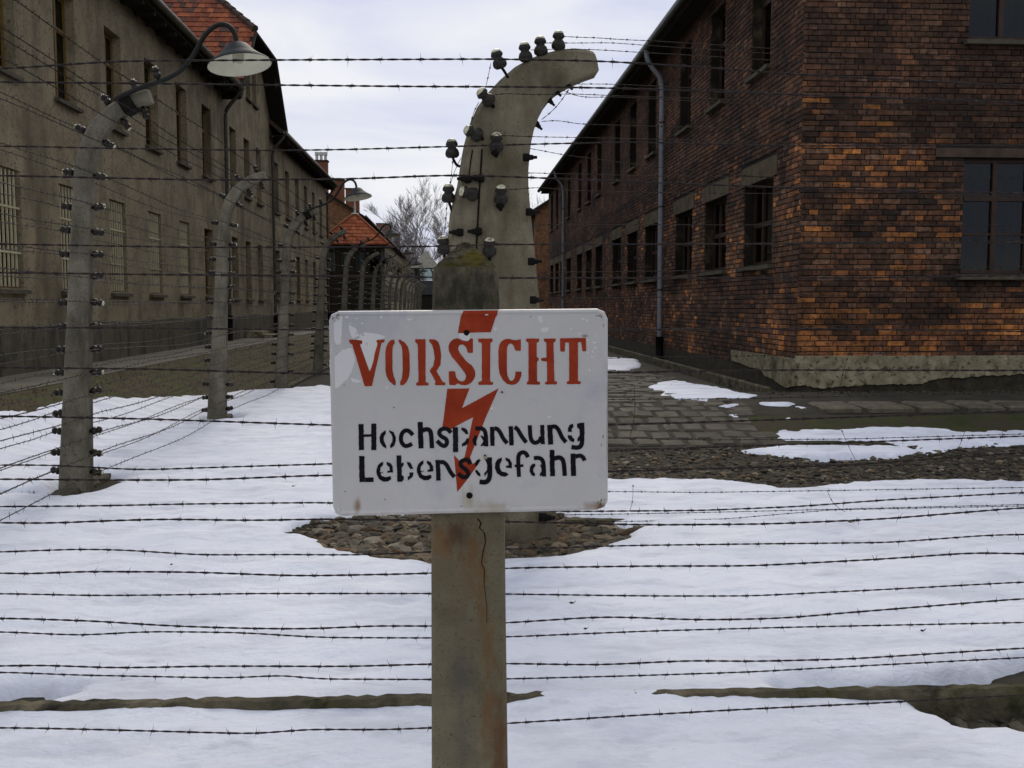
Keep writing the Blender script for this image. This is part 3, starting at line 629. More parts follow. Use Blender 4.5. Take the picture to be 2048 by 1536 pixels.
# ---------------------------------------------------------------- the thick curved post
YP = 6.14; DP = .26
lft = [(868,1105),(870,1000),(874,850),(880,700),(886,600),(892,530),(896,470),(899,430),(906,400),(914,372),(919,340),(923,313),(928,288),(940,245),(955,212),(975,185),(1000,158),(1030,132),(1060,115),(1090,104),(1120,97),(1150,94),(1172,96),(1188,101)]
rgt = [(1119,1105),(1113,1000),(1102,850),(1089,700),(1080,600),(1073,530),(1067,470),(1063,430),(1060,395),(1058,370),(1058,340),(1060,310),(1063,285),(1069,258),(1076,238),(1085,218),(1093,203),(1103,190),(1115,178),(1128,169),(1142,161),(1160,152),(1180,144),(1200,137)]
Pp = np.array([0, 0, 0.]); Pp[:2] = onY(1000, 1090, YP + DP / 2)[:2]
post = thing('corner_post', 'thick curved concrete end post studded with insulators behind the sign', 'post', tuple(Pp))
V = []
for (a, b) in zip(lft, rgt):
    l = onY(*a, YP); r = onY(*b, YP); e = r - l; u = e / np.linalg.norm(e)
    for p, yy in ((l, .03), (l + u * .025, 0), (l + e * .52, 0), (r, .045), (r, DP), (l, DP)): V.append(p + [0, yy, 0] - Pp)
for q in range(6): V[q] = V[q] - np.array([0, 0, .15])
k = len(lft); mb = MB(); mb.add(V, [(i * 6 + j, i * 6 + (j + 1) % 6, i * 6 + 6 + (j + 1) % 6, i * 6 + 6 + j) for i in range(k - 1) for j in range(6)] + [tuple(range(6)), tuple(range(k * 6 - 6, k * 6))])
obj('shaft', mb, M['post'], post)
for pts in ([(964,298),(958,400),(953,490),(950,620)], [(945,300),(941,325),(938,352)]):
    mb = MB().tube([onY(*p, YP - .004) - Pp for p in pts], .0055 if len(pts) > 3 else .004, 6); obj('earth_cable', mb, M['iron'], post, True)
ME_BELL = MB().lathe([(0, -.014), (.028, -.014), (.041, -.002), (.043, .014), (.037, .034), (.027, .044), (.025, .050), (.036, .060), (.037, .070), (.030, .084)], 14).mesh('insulator_bell', M['brown_porcelain'], True)
ME_BCAP = MB().lathe([(.0305, .082), (.029, .089), (.022, .096), (.010, .101), (0, .102)], 14).mesh('insulator_dome', M['porcelain'], True)
ME_PEG = MB().lathe([(0, 0), (.022, 0), (.024, .01), (.024, .035), (.017, .042), (.015, .06), (.010, .065), (.009, .085), (0, .087)], 12).mesh('insulator_peg', M['iron'], True)
def place(me, name, p, dirv, sc=1.0, par=post):
    o = link(name, me, par, p); o.rotation_mode = 'QUATERNION'; o.rotation_quaternion = Vector((0, 0, 1)).rotation_difference(Vector(dirv)); o.scale = (sc,) * 3; return o
def bell(px, py, dirv, back=None, sc=1.0, Y=YP - .05, br=None):
    p = onY(px, py, Y) - Pp; dv = np.array(dirv, float); dv /= np.linalg.norm(dv)
    o = place(ME_BELL, 'insulator', p - dv * .045 * sc, dv, sc); link('dome', ME_BCAP, o)
    b = p - dv * .05 * sc
    if br: pts = [b] + [onY(*q, Y) - Pp for q in br]; pts[-1] = pts[-1] + [0, .06, 0]
    else: pts = [b, b + ([0, .055, -.045] if back is None else back)]
    pts = resample(np.array(pts), .01); pts = smoothp(pts, 4)
    obj('bracket', MB().tube(pts, .012 if not br else .0085, 8), M['iron'], post, True)
bell(996,117,(-.35,-.1,1),br=[(1006,138),(1018,152)]); bell(1050,103,(-.12,-.1,1),back=[.01,.06,-.05],Y=YP+.02); bell(1081,91,(-.08,-.1,1),back=[.02,.05,-.05],Y=YP+.03); bell(1117,80,(0,-.1,1),back=[0,.05,-.05],Y=YP+.04)
bell(970,193,(-.7,-.3,.65),back=[.03,.07,-.03]); bell(945,265,(-.85,-.3,.35),back=[.03,.07,-.02]); bell(993,283,(0,-.35,1)); bell(904,296,(-.05,-.1,1),br=[(906,318),(914,332),(924,330)],Y=YP+.05)
bell(897,386,(0,-.1,1),br=[(901,412),(906,432),(912,436)],Y=YP+.03); bell(936,386,(-.9,-.35,.2),back=[.03,.07,-.01]); bell(1002,388,(0,-.35,1)); bell(979,493,(0,-.35,1)); bell(887,490,(-.1,-.1,1),br=[(888,512),(896,520)],Y=YP+.03)
for (px, py, s) in [(942,358,-1),(968,357,-1),(926,465,-1),(963,463,-1),(1046,315,1),(1052,424,1),(1056,523,1),(1100,700,1),(1100,860,1),(1078,1035,1),(1060,600,1)]:
    p = onY(px, py, YP - .012) - Pp; place(ME_PEG, 'insulator', p, (s, -.16, 0), 1.0 if py < 1000 else 1.2)
for (px, py) in [(990,305),(1000,411)]:
    p = onY(px, py, YP + .01) - Pp; place(ME_PEG, 'insulator', p, (0, -1, -.05), 1.05)
for (px, py) in [(1136,170),(1113,183),(1100,202),(1075,250)]:
    p = onY(px, py, YP + .10) - Pp; place(ME_PEG, 'insulator', p + [-.02, 0, .02], (.7, 0, -.7), .8)
def jumper(pts, Y, label):
    P = [onY(*p, Y) for p in pts]
    strand('jumper_wire', label, P, 'jumper wires hanging at the thick post', r=.0016, hel=.0016, ds=.015, sides=3, sp=.06, size=.012, m='wire_old')
jumper([(982,126),(978,150),(972,168),(969,186)], YP - .02, 'short barbed jumper wire between the top two insulators of the thick post')
jumper([(958,204),(949,210),(944,235),(938,258)], YP + .02, 'barbed jumper wire hugging the bend of the thick post')
jumper([(922,316),(912,335),(904,350),(899,378)], YP + .04, 'barbed jumper wire between two bracketed insulators')
jumper([(906,310),(905,340),(898,380)], YP, 'second barbed jumper wire beside the bracketed insulators')
jumper([(894,402),(893,430),(890,455),(888,478)], YP + .03, 'barbed jumper wire dropping to the lowest bracketed insulator')
jumper([(1138,178),(1122,205),(1100,228),(1078,243)], YP + .1, 'barbed jumper wire slanting under the hook of the thick post')
for pts, lb in (([(1266,972),(1268,1000),(1262,1022),(1256,1030)], 'loose tie wire hanging over the snow beside the sign'), ([(1655,982),(1657,1000),(1668,1012),(1690,1026),(1702,1027)], 'curled tie wire linking two strands over the snow'),
        ([(1700,700),(1690,730),(1682,760),(1678,790)], 'slanting tie wire before the plinth of the brick building'), ([(1684,862),(1700,900),(1712,922)], 'tie wire slanting over the snow patch'),
        ([(1268,770),(1272,820),(1262,870),(1255,892)], 'tie wire before the stone paving'), ([(1930,862),(1922,885),(1916,900)], 'short tie wire before the mossy strip')):
    P = [onY(*p, YC) for p in pts]; strand('tie_wire', lb, P, 'tie wires', r=.0014, hel=.001, ds=.02, sides=3, sp=.09, size=.012, m='wire_old')

# ================================================================== SIGN AND ITS POST
DS = 1.80                                    # distance of the sign plane, facing the viewer's side
hf = np.array([math.sin(YAW), math.cos(YAW), 0]); hr = rt
def onS(px, py, dep=DS):
    d = ray(px, py); return EYE + d * (dep / (d @ hf))
SO = onS(937, 825)                           # sign origin
def loc2(p): q = np.asarray(p) - SO; return np.array([q @ hr, q @ hf, q[2]])      # into the sign's own axes
def L2(px, py, off=0.0): q = loc2(onS(px, py)); return np.array([q[0], off, q[2]])
zf = float(G(0, 1.8))
# post
pf = DS + .012
pz = lambda py: onS(937, py, pf)[2]
rowsP = [(-.25, None), (pz(1536), (863, 1014)), (pz(1040), (862, 1008)), (pz(560), (864.5, 997)), (pz(534), (866, 994))]
base = onS(937, 1000, pf); PO = np.array([base[0] + hf[0] * .07, base[1] + hf[1] * .07, zf])
sp_ = thing('sign_post', 'weathered tapered concrete post with mossy pyramid top holding the warning sign', 'post', tuple(PO), -YAW)
V = []
lw = [(loc2(onS(863, 1536, pf))[0] - .012, loc2(onS(1014, 1536, pf))[0] + .012, -.28), ] + [(loc2(onS(a, y_, pf))[0], loc2(onS(b, y_, pf))[0], onS(900, y_, pf)[2]) for (y_, a, b) in ((1536, 863, 1014), (1300, 862.5, 1011), (1040, 862, 1008), (800, 863, 1002), (600, 864, 997.5), (545, 865, 995), (534, 868, 991))]
oloc = loc2(PO)
for (a, b, z) in lw:
    y0 = .012; y1 = y0 + (b - a); c = .006
    for (x, y) in ((a, y0 + c), (a + c, y0), (b - c, y0), (b, y0 + c), (b, y1), (a, y1)): V.append((x - oloc[0], y - oloc[1], z - PO[2]))
k = len(lw); mb = MB(); mb.add(V, [(i * 6 + j, i * 6 + (j + 1) % 6, i * 6 + 6 + (j + 1) % 6, i * 6 + 6 + j) for i in range(k - 1) for j in range(6)] + [tuple(range(6))])
SP = lambda px, py: (loc2(onS(px, py, pf))[0] - oloc[0], 0, onS(px, py, pf)[2] - PO[2])
def spot(px, py, rad, c, ex, ez, amt): p = SP(px, py); return (p[0], 0, p[2], 1.0, c, rad * ex, rad * ez, amt)
CONC = [(.3, (.125, .110, .078)), (.55, (.175, .156, .115)), (.8, (.225, .205, .16))]
M['sign_post'] = mat('sign_post_concrete', CONC, 9, .9, .5, 160, obj=True,
    stain=[((.10, .092, .07), 14, .55, .70, (1, 1, .3)), ((.30, .29, .26), 26, .66, .74, (1, 1, .15)), ((.055, .05, .036), 190, .58, .68), ((.33, .30, .24), 150, .66, .74)],
    spots=[spot(885, 1085, .042, (.19, .10, .034), 1.0, 1.4, .8), spot(920, 1070, .05, (.075, .040, .022), .8, 1.1, .85), spot(948, 1115, .045, (.16, .085, .03), .7, 1.7, .9), spot(925, 1150, .06, (.15, .095, .045), .9, 1.5, .5), spot(962, 1180, .016, (.17, .085, .028), .9, 6, .7),
           spot(975, 1290, .026, (.16, .09, .032), .8, 5, .75), spot(1000, 1500, .05, (.125, .06, .022), .7, 4, .9), spot(975, 1440, .03, (.17, .085, .03), .8, 4, .6), spot(925, 1350, .05, (.085, .08, .07), .8, 1.8, .65), spot(930, 1480, .045, (.085, .08, .072), .7, 2, .5),
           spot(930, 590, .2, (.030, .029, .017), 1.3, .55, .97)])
obj('shaft', mb, M['sign_post'], sp_)
# pyramid cap, rough and mossy
a, b, z = lw[-1]; y0, y1 = .014, .012 + (b - a); cxm, cym = (a + b) / 2 - .002, (y0 + y1) / 2; zt = onS(930, 486, DS + .07)[2]
M['cap'] = mat('mossy_cap', [(.3, (.05, .046, .03)), (.55, (.13, .12, .09)), (.75, (.30, .29, .24))], 55, .95, 1.0, 220, obj=True,
    stain=[((.045, .04, .016), 38, .52, .62)],
    spots=[(SP(948, 520)[0], 0, SP(948, 520)[2], 1.0, (.17, .125, .006), .05, .036, .97), (SP(900, 530)[0], 0, SP(900, 530)[2], 1.0, (.09, .075, .010), .07, .016, .85)])
n = 14; V = []; idx = {}
for i in range(n + 1):
    t_ = i / n
    for j in range(4 * 8):
        e, u = divmod(j, 8); u /= 8; c4 = [(a, y0), (b, y0), (b, y1), (a, y1)]; p, q = c4[e], c4[(e + 1) % 4]
        x = p[0] + (q[0] - p[0]) * u; y = p[1] + (q[1] - p[1]) * u; tt = t_ * .9
        x = x + (cxm - x) * tt; y = y + (cym - y) * tt; jit = .0016 if 0 < i else .0
        V.append((x - oloc[0] + random.uniform(-jit, jit), y - oloc[1] + random.uniform(-jit, jit), z + (zt - z) * (1 - (1 - t_) ** 1.06) - PO[2] + random.uniform(-jit, jit)))
f = [(i * 32 + j, i * 32 + (j + 1) % 32, i * 32 + 32 + (j + 1) % 32, i * 32 + 32 + j) for i in range(n) for j in range(32)] + [tuple(range(n * 32, n * 32 + 32))]
mb = MB(); mb.add(V, f); obj('cap', mb, M['cap'], sp_)
# crack below the sign
ck = [(955, 1036), (962, 1046), (959, 1056), (969, 1066), (971, 1085), (966, 1105), (963, 1125), (969, 1142), (968, 1165), (971, 1190), (974, 1215), (973, 1245)]
mb = MB(); pts = [np.array(SP(*p)) + [0, .0121 - oloc[1] - .0006, 0] for p in ck]
for i in range(len(pts) - 1):
    w0 = .0011 * (1 - i / len(pts)) + .0003; w1 = .0011 * (1 - (i + 1) / len(pts)) + .0003
    mb.quad(pts[i] + [-w0, 0, 0], pts[i] + [w0, 0, 0], pts[i + 1] + [w1, 0, 0], pts[i + 1] + [-w1, 0, 0])
obj('crack', mb, M['iron'], sp_)
# board
sign = thing('warning_sign', 'white enamel high voltage warning sign with red and black stencil lettering', 'sign', tuple(SO), -YAW)
outl = [(677, 622), (1195, 617), (1209, 623), (1216, 638), (1216, 1003), (1209, 1015), (1193, 1021), (682, 1033), (670, 1027), (665, 1013), (657, 642), (662, 629)]
inl = [(682, 633), (1191, 628), (1201, 632), (1205, 643), (1205, 998), (1200, 1006), (1188, 1010), (686, 1022), (679, 1018), (676, 1008), (668, 647), (672, 638)]
NS = len(outl)
O2 = [L2(*p, .005) for p in outl]; I1 = [L2(*p, .0) for p in inl]; B_ = [L2(*p, .0125) for p in outl]
mid_ = [(.45 * np.array(p) + .55 * np.array(q)) for p, q in zip(outl, inl)]; I2 = [L2(*p, -.0016) for p in mid_]; I3 = [L2(*(.85 * np.array(p) + .15 * np.array(q)), -.0002) for p, q in zip(outl, inl)]
mb = MB(); V = I1 + I2 + I3 + O2 + B_; f = [tuple(range(NS))[::-1]]
for r in range(0, 4 * NS, NS): f += [(r + i, r + (i + 1) % NS, r + NS + (i + 1) % NS, r + NS + i) for i in range(NS)]
f += [tuple(range(4 * NS, 5 * NS))]; mb.add(V, f)
def sspot(px, py, rpx, c, ex, ez, amt): p = L2(px, py); return (p[0], 0, p[2], 1.0, c, rpx / 1111 * ex, rpx / 1111 * ez, amt)
RU = (.22, .105, .03); YE = (.36, .30, .17)
M['enamel'] = mat('worn_white_enamel', [(.3, (.49, .50, .58)), (.6, (.565, .575, .665)), (.8, (.63, .64, .735))], 3.5, .5, .06, 120, obj=True, coat=.05,
    stain=[((.44, .45, .57), 7, .54, .74), ((.74, .73, .86), 38, .685, .70), ((.22, .19, .15), 120, .735, .75)],
    spots=[sspot(700, 640, 120, (.42, .42, .44), 1.7, .6, .7), sspot(716, 1012, 15, RU, .8, 1.9, .8), sspot(940, 1000, 22, YE, 1.2, 2.0, .7), sspot(985, 1015, 30, YE, 2, .7, .6), sspot(1190, 1012, 20, RU, 2.0, .7, .8), sspot(1170, 672, 6, RU, 1.5, .7, .8),
           sspot(1004, 785, 6, YE, 1.3, .8, .7), sspot(970, 913, 8, YE, 1.2, 1.2, .8), sspot(690, 983, 3, RU, 1, 1, .8), sspot(770, 999, 3, RU, 1, 1, .7), sspot(1187, 1004, 4, (.1, .05, .02), 1, 1, .9), sspot(788, 815, 2.5, (.05, .05, .06), 1, 1, .9),
           sspot(931, 1030, 300, (.38, .35, .28), 1.0, .05, .5), sspot(688, 770, 5, RU, 1, 1, .4), sspot(937, 1031, 300, (.16, .08, .03), 1, .018, .8), sspot(1215, 830, 200, (.22, .17, .11), .022, 1, .7), sspot(659, 850, 200, (.22, .17, .11), .02, 1, .6), sspot(940, 617, 300, (.24, .16, .10), 1, .012, .7), sspot(1204, 1012, 14, (.10, .05, .02), 1, 1, .8)])
obj('board', mb, M['enamel'], sign)
M['patch'] = mat('old_white_paint', [(.3, (.64, .66, .78)), (.7, (.71, .73, .86))], 9, .6, .1, 200, obj=True)
M['red'] = mat('red_paint', [(.3, (.23, .026, .010)), (.5, (.30, .038, .014)), (.75, (.38, .055, .024))], 22, .75, .05, 200, obj=True, spec=.15, stain=((.42, .2, .15), 70, .70, .76))
M['black'] = mat('black_paint', [(.3, (.005, .005, .008)), (.65, (.011, .011, .016)), (.85, (.04, .04, .05))], 16, .8, .05, 200, obj=True, spec=.1, stain=((.09, .09, .10), 30, .66, .80))
def flat(polys, off):
    mb = MB()
    for poly in polys:
        P = [L2(x, y, off) for x, y in poly]; tri = tessellate_polygon([[Vector(p) for p in P]])
        mb.add(P, [tuple(t) for t in tri])
    return mb
def sm(poly, it=1):                          # round a traced outline a little (corner cutting)
    for _ in range(it):
        q = []
        for i in range(len(poly)):
            a, b = np.array(poly[i], float), np.array(poly[(i + 1) % len(poly)], float)
            L = np.linalg.norm(b - a); t_ = min(.25, 1.2 / (L + 1e-6)); q += [tuple(a + (b - a) * t_), tuple(b + (a - b) * t_)]
        poly = q
    return poly
def stroke(pts, w):
    P = np.array(pts, float)
    if len(P) > 2:
        s = np.linspace(0, len(P) - 1, (len(P) - 1) * 5 + 1); P = np.stack([np.interp(s, np.arange(len(P)), P[:, i]) for i in range(2)], -1)
        for _ in range(5): P[1:-1] = (P[:-2] + 2 * P[1:-1] + P[2:]) / 4
    T = np.gradient(P, axis=0); T /= np.linalg.norm(T, axis=1, keepdims=True); N = np.stack([-T[:, 1], T[:, 0]], -1) * w / 2
    return [tuple(p) for p in P + N] + [tuple(p) for p in (P - N)[::-1]]
def jag(poly, amp=.5):                       # ragged stencil edge, photo pixels
    q = []
    for i in range(len(poly)):
        a, b = np.array(poly[i], float), np.array(poly[(i + 1) % len(poly)], float); L = np.linalg.norm(b - a); n = max(1, int(L / 3.5))
        for k in range(n): q.append(tuple(a + (b - a) * k / n + (rng.uniform(-amp, amp, 2) if k else 0)))
    return q
SC = 7.877
A_ = lambda L: crop(L, 690, 665, SC); Bc = lambda L: crop(L, 930, 665, SC); Cc = lambda L: crop(L, 700, 830, SC); Dc = lambda L: crop(L, 930, 830, SC); Ec = lambda L: crop(L, 640, 600, 3.338)
b2a = lambda L: [(x + 1890.5, y) for x, y in L]
red = [
 ('V', [A_([(60,110),(150,110),(270,125),(275,175),(235,185),(385,610),(395,610),(440,480),(455,410),(470,320),(500,230),(515,165),(495,150),(500,115),(628,112),(622,150),(575,165),(425,845),(310,845),(115,185),(75,170)])]),
 ('O', [A_([(775,110),(785,165),(755,215),(748,300),(750,600),(765,680),(800,770),(800,830),(770,830),(700,770),(655,690),(638,600),(635,320),(645,240),(680,160),(725,118)]),
        A_([(845,110),(870,112),(940,155),(990,220),(1015,330),(1022,560),(1010,690),(970,780),(920,830),(870,830),(868,775),(895,730),(905,650),(910,560),(905,300),(890,210),(845,145)])]),
 ('R', [A_([(1105,105),(1270,105),(1270,780),(1318,795),(1315,835),(1122,835),(1122,790),(1160,780),(1145,185),(1105,150)]),
        A_([(1325,105),(1410,108),(1465,140),(1495,210),(1515,350),(1505,510),(1440,605),(1540,780),(1585,790),(1580,830),(1418,830),(1418,790),(1430,775),(1335,610),(1340,590),(1390,530),(1415,400),(1400,290),(1370,190),(1325,140)])]),
 ('S', [A_([(1630,220),(1650,160),(1700,110),(1760,90),(1800,100),(1850,130),(1915,140),(1960,120),(1970,95),(2015,95),(2015,320),(1935,320),(1910,230),(1850,185),(1800,200),(1780,250),(1800,310),(1900,440),(2000,520),(2045,600),(2055,660),(2040,720),(2000,780),(1940,820),(1890,830),(1830,825),(1770,800),(1735,830),(1640,825),(1635,610),(1735,610),(1750,700),(1790,755),(1845,775),(1890,750),(1910,690),(1890,640),(1800,520),(1690,390),(1640,300)])]),
 ('I', [Bc([(205,95),(435,95),(435,140),(400,165),(395,770),(445,785),(440,825),(210,825),(210,780),(265,765),(265,165),(210,150)])]),
 ('C', [Bc([(880,100),(880,290),(795,285),(770,210),(730,170),(690,180),(665,230),(660,300),(660,600),(670,680),(700,750),(735,765),(770,740),(790,680),(795,615),(890,615),(885,690),(850,770),(800,815),(740,825),(660,810),(590,740),(545,650),(530,550),(525,300),(535,210),(570,140),(640,100),(700,100),(770,120),(830,118)])]),
 ('H', [Bc([(960,95),(1170,95),(1165,150),(1130,155),(1130,390),(1160,400),(1160,445),(1135,455),(1135,770),(1185,780),(1180,820),(975,820),(970,785),(1000,770),(1000,155),(965,145)]),
        Bc([(1240,95),(1430,95),(1430,140),(1395,155),(1410,765),(1450,770),(1450,818),(1260,818),(1258,785),(1295,770),(1290,455),(1205,448),(1195,405),(1285,395),(1280,150),(1245,140)])]),
 ('T', [Bc([(1495,90),(1905,85),(1910,295),(1850,295),(1830,150),(1780,150),(1780,765),(1825,770),(1825,810),(1605,815),(1600,775),(1640,765),(1640,160),(1580,155),(1570,300),(1500,300)])])]
for ch, polys in red: obj('red_letter', flat([jag(sm(p), .25) for p in polys], -.0005), M['red'], sign)
bolt = [Ec([(940,108),(1176,104),(1140,215),(920,220)]), Ec([(850,592),(998,590),(948,722),(1192,590),(1100,800),(1000,1055),(965,1050),(1022,782),(900,846),(870,866),(817,850)]),
        Cc([(1640,630),(1730,725),(1800,690),(1800,660),(1890,660),(1930,770),(2071,700),(1980,830),(1860,1000),(1690,1215)])]
for p in bolt: obj('lightning_bolt', flat([jag(p, .2)], -.00035), M['red'], sign)
# the bolt's paint over the folded rim
P = [L2(927, 621.5, .0006), L2(996, 620.5, .0006), L2(995, 625.5, -.0010), L2(993, 633, .0008), L2(921, 634.5, .0008), L2(925, 627, -.0010)]; mb = MB(); mb.add(P, [(0, 1, 2, 5), (5, 2, 3, 4)])
mb.v[0][:, 1] -= .0014; obj('lightning_bolt', mb, M['red'], sign)
def sk_(L, w, f): return f(stroke(L, w))
blk = [
 ('H', [sk_([(175,140),(180,552)],80,Cc), sk_([(375,135),(377,552)],80,Cc), sk_([(210,325),(340,320)],40,Cc)]),
 ('o', [Cc([(560,235),(565,290),(535,340),(535,410),(570,480),(575,530),(510,490),(470,420),(465,360),(490,290)]), Cc([(620,235),(690,270),(720,340),(722,410),(700,480),(640,525),(630,480),(665,420),(670,350),(650,300),(620,270)])]),
 ('c', [sk_([(990,315),(945,260),(890,235),(830,265),(800,340),(805,420),(850,485),(905,490),(980,452)],65,Cc)]),
 ('h', [sk_([(1105,110),(1120,525)],80,Cc), sk_([(1145,240),(1215,218),(1268,245),(1282,330),(1292,520)],70,Cc)]),
 ('s', [sk_([(1590,280),(1550,225),(1480,208),(1418,235),(1400,290),(1440,340),(1520,375),(1535,440),(1495,495),(1440,475),(1370,405)],65,Cc)]),
 ('p', [sk_([(1660,190),(1665,585)],80,Cc), Cc([(1755,195),(1810,205),(1850,240),(1870,300),(1820,300),(1800,270),(1755,235)]), Cc([(1840,365),(1875,370),(1870,430),(1820,480),(1765,500),(1765,455),(1810,420)])]),
 ('a', [sk_([(165,215),(260,205),(310,240),(330,310),(337,492)],65,Dc), Dc([(150,320),(200,330),(180,380),(185,490),(140,470),(115,400)]), Dc([(240,320),(280,330),(310,360),(312,482),(240,490),(290,410)])]),
 ('n', [sk_([(425,185),(435,485)],70,Dc), sk_([(462,210),(510,215),(560,280),(600,370),(665,445)],65,Dc)]),
 ('n', [sk_([(720,175),(735,475)],70,Dc), sk_([(780,190),(830,220),(880,320),(965,432)],65,Dc)]),
 ('u', [sk_([(1020,160),(1030,370),(1070,432),(1120,440),(1185,402),(1195,340)],65,Dc), sk_([(1215,155),(1227,460)],65,Dc)]),
 ('n', [sk_([(1335,155),(1350,465)],80,Dc), sk_([(1375,182),(1430,177),(1480,240),(1530,360),(1592,430)],65,Dc)]),
 ('g', [Dc([(1700,135),(1710,185),(1680,220),(1685,265),(1620,265),(1625,200),(1655,150)]), Dc([(1620,315),(1680,320),(1690,350),(1725,380),(1715,430),(1660,410),(1620,360)]), sk_([(1845,120),(1848,440),(1820,500),(1760,518),(1675,502)],70,Dc), Dc([(1765,135),(1815,125),(1817,400),(1770,420),(1770,370),(1805,320),(1805,230),(1765,190)])]),
 ('L', [sk_([(185,645),(192,1055)],85,Cc), sk_([(234,1018),(375,1018)],70,Cc)]),
 ('e', [Cc([(525,735),(520,790),(480,830),(475,890),(500,910),(525,885),(520,910),(480,920),(500,960),(560,980),(640,960),(650,1010),(600,1045),(530,1050),(460,1010),(420,930),(415,870),(440,790),(480,750)]), Cc([(575,735),(640,760),(675,820),(680,905),(585,910),(590,880),(625,875),(620,820),(580,780)])]),
 ('b', [sk_([(770,635),(785,1050)],75,Cc), Cc([(807,760),(845,745),(840,800),(808,830)]), Cc([(820,950),(850,970),(845,1020),(822,1045)]), Cc([(895,735),(950,750),(1000,845),(950,850),(910,790)]), Cc([(935,905),(1005,905),(990,970),(910,1035),(910,975),(940,950)])]),
 ('e', [Cc([(x + 637, y - 20) for x, y in [(525,735),(520,790),(480,830),(475,890),(500,910),(525,885),(520,910),(480,920),(500,960),(560,980),(640,960),(650,1010),(600,1045),(530,1050),(460,1010),(420,930),(415,870),(440,790),(480,750)]]), Cc([(x + 633, y - 18) for x, y in [(575,735),(640,760),(675,820),(680,905),(585,910),(590,880),(625,875),(620,820),(580,780)]])]),
 ('n', [sk_([(1380,705),(1395,1032)],70,Cc), sk_([(1417,745),(1470,735),(1530,790),(1580,900),(1645,975)],65,Cc)]),
 ('s', [sk_([(1892,775),(1870,710),(1800,702),(1740,740),(1740,800),(1830,860),(1872,920),(1840,982),(1770,982),(1705,918)],65,Cc)]),
 ('g', [Dc([(235,690),(230,740),(190,800),(150,800),(170,730),(200,700)]), Dc([(165,860),(195,870),(240,920),(245,970),(200,950),(160,890)]), sk_([(385,665),(397,950),(370,1032),(320,1062),(230,1052)],75,Dc), Dc([(300,680),(355,700),(360,900),(310,970),(300,920),(345,870),(350,790),(330,730)])]),
 ('e', [Dc([(580,670),(580,720),(550,770),(550,830),(580,890),(640,900),(690,935),(640,970),(570,965),(500,910),(470,830),(475,760),(510,700)]), Dc([(635,670),(700,690),(740,760),(740,835),(645,830),(645,800),(690,790),(680,740),(640,710)])]),
 ('f', [sk_([(992,665),(960,600),(910,580),(850,612),(835,690),(850,975)],65,Dc), sk_([(782,802),(808,800)],42,Dc), sk_([(870,798),(920,795)],40,Dc)]),
 ('a', [sk_([(1085,680),(1160,670),(1220,700),(1240,770),(1247,970)],65,Dc), Dc([(1105,765),(1110,800),(1075,850),(1080,900),(1105,920),(1100,965),(1050,950),(1015,880),(1025,810),(1060,770)]), Dc([(1180,780),(1215,790),(1222,950),(1180,965),(1180,920),(1205,890),(1200,830)])]),
 ('h', [sk_([(1370,550),(1380,965)],75,Dc), sk_([(1408,685),(1480,662),(1540,692),(1560,780),(1572,957)],70,Dc)]),
 ('r', [sk_([(1700,605),(1710,960)],80,Dc), sk_([(1740,655),(1810,632),(1862,662),(1885,720)],65,Dc)])]
for ch, polys in blk: obj('black_letter', flat([jag(p, .45) for p in polys], -.00075), M['black'], sign)
# flaked paint, older white showing
chips = [Ec([(75,120),(150,105),(140,290),(110,300),(75,250)]), Ec([(190,165),(240,190),(268,255),(240,265),(215,250),(195,205)]), Ec([(215,262),(300,215),(380,225),(440,245),(400,262),(380,330),(365,390),(345,450),(330,470),(300,400),(270,300)]),
         Ec([(62,400),(110,370),(150,330),(215,320),(235,400),(215,470),(190,520),(110,590),(75,590)]), Ec([(1450,110),(1480,105),(1490,145),(1465,155)]), Ec([(1475,185),(1530,180),(1520,210),(1480,215)]), Ec([(1840,90),(1880,95),(1890,130),(1850,125)]), Ec([(1160,180),(1185,185),(1175,205),(1160,205)]), Ec([(925,225),(1005,222),(1000,265),(985,275),(960,270),(928,250)]), Ec([(205,520),(280,540),(270,550),(215,550)])]
for p in chips: obj('paint_patch', flat([jag(sm(p), .9)], -.0002 if p is not chips[8] else -.0010), M['patch'], sign)
for i in range(26):
    px, py = random.uniform(680, 1205), (634 + abs(random.gauss(0, 45))); px = px if random.random() < .6 else random.uniform(1140, 1208)
    w, h = random.uniform(1, 5), random.uniform(1, 4); q = [(px + w * math.cos(t) * random.uniform(.6, 1.2), py + h * math.sin(t) * random.uniform(.6, 1.2)) for t in np.linspace(0, 6.28, 8)[:-1]]
    obj('paint_patch', flat([q], -.0002), M['patch'], sign)
M['rust_chip'] = mat('rust_chip', [(.3, (.06, .03, .012)), (.7, (.18, .085, .03))], 60, .9, obj=True)
for i in range(34):                          # chipped enamel along the rim
    e = random.randrange(NS); t_ = random.random(); q0, q1 = np.array(inl[e]), np.array(inl[(e + 1) % NS]); e_ = q0 + (q1 - q0) * t_; oo = np.array(outl[e]) + (np.array(outl[(e + 1) % NS]) - np.array(outl[e])) * t_
    c = e_ + (oo - e_) * random.uniform(-.5, .5); al = (q1 - q0) / (np.linalg.norm(q1 - q0) + 1e-6); w, h = random.uniform(1, 5.5), random.uniform(.6, 1.8)
    q = [tuple(c + al * w * math.cos(a) * random.uniform(.5, 1.2) + np.array([-al[1], al[0]]) * h * math.sin(a) * random.uniform(.5, 1.2)) for a in np.linspace(0, 6.28, 8)[:-1]]
    obj('rust_chip' if i % 3 else 'paint_patch', flat([q], -.0022), M['rust_chip' if i % 3 else 'patch'], sign)
for (px, py) in ((933, 666), (939, 991)):
    mt = Matrix.Translation(Vector(L2(px, py))) @ Matrix.Rotation(R(90), 4, 'X')
    obj('bolt_head', MB().lathe([(.0, .0012), (.004, .0016), (.0058, .0004), (.0062, -.001)], 14, np.array(mt)), M['iron'], sign, True)
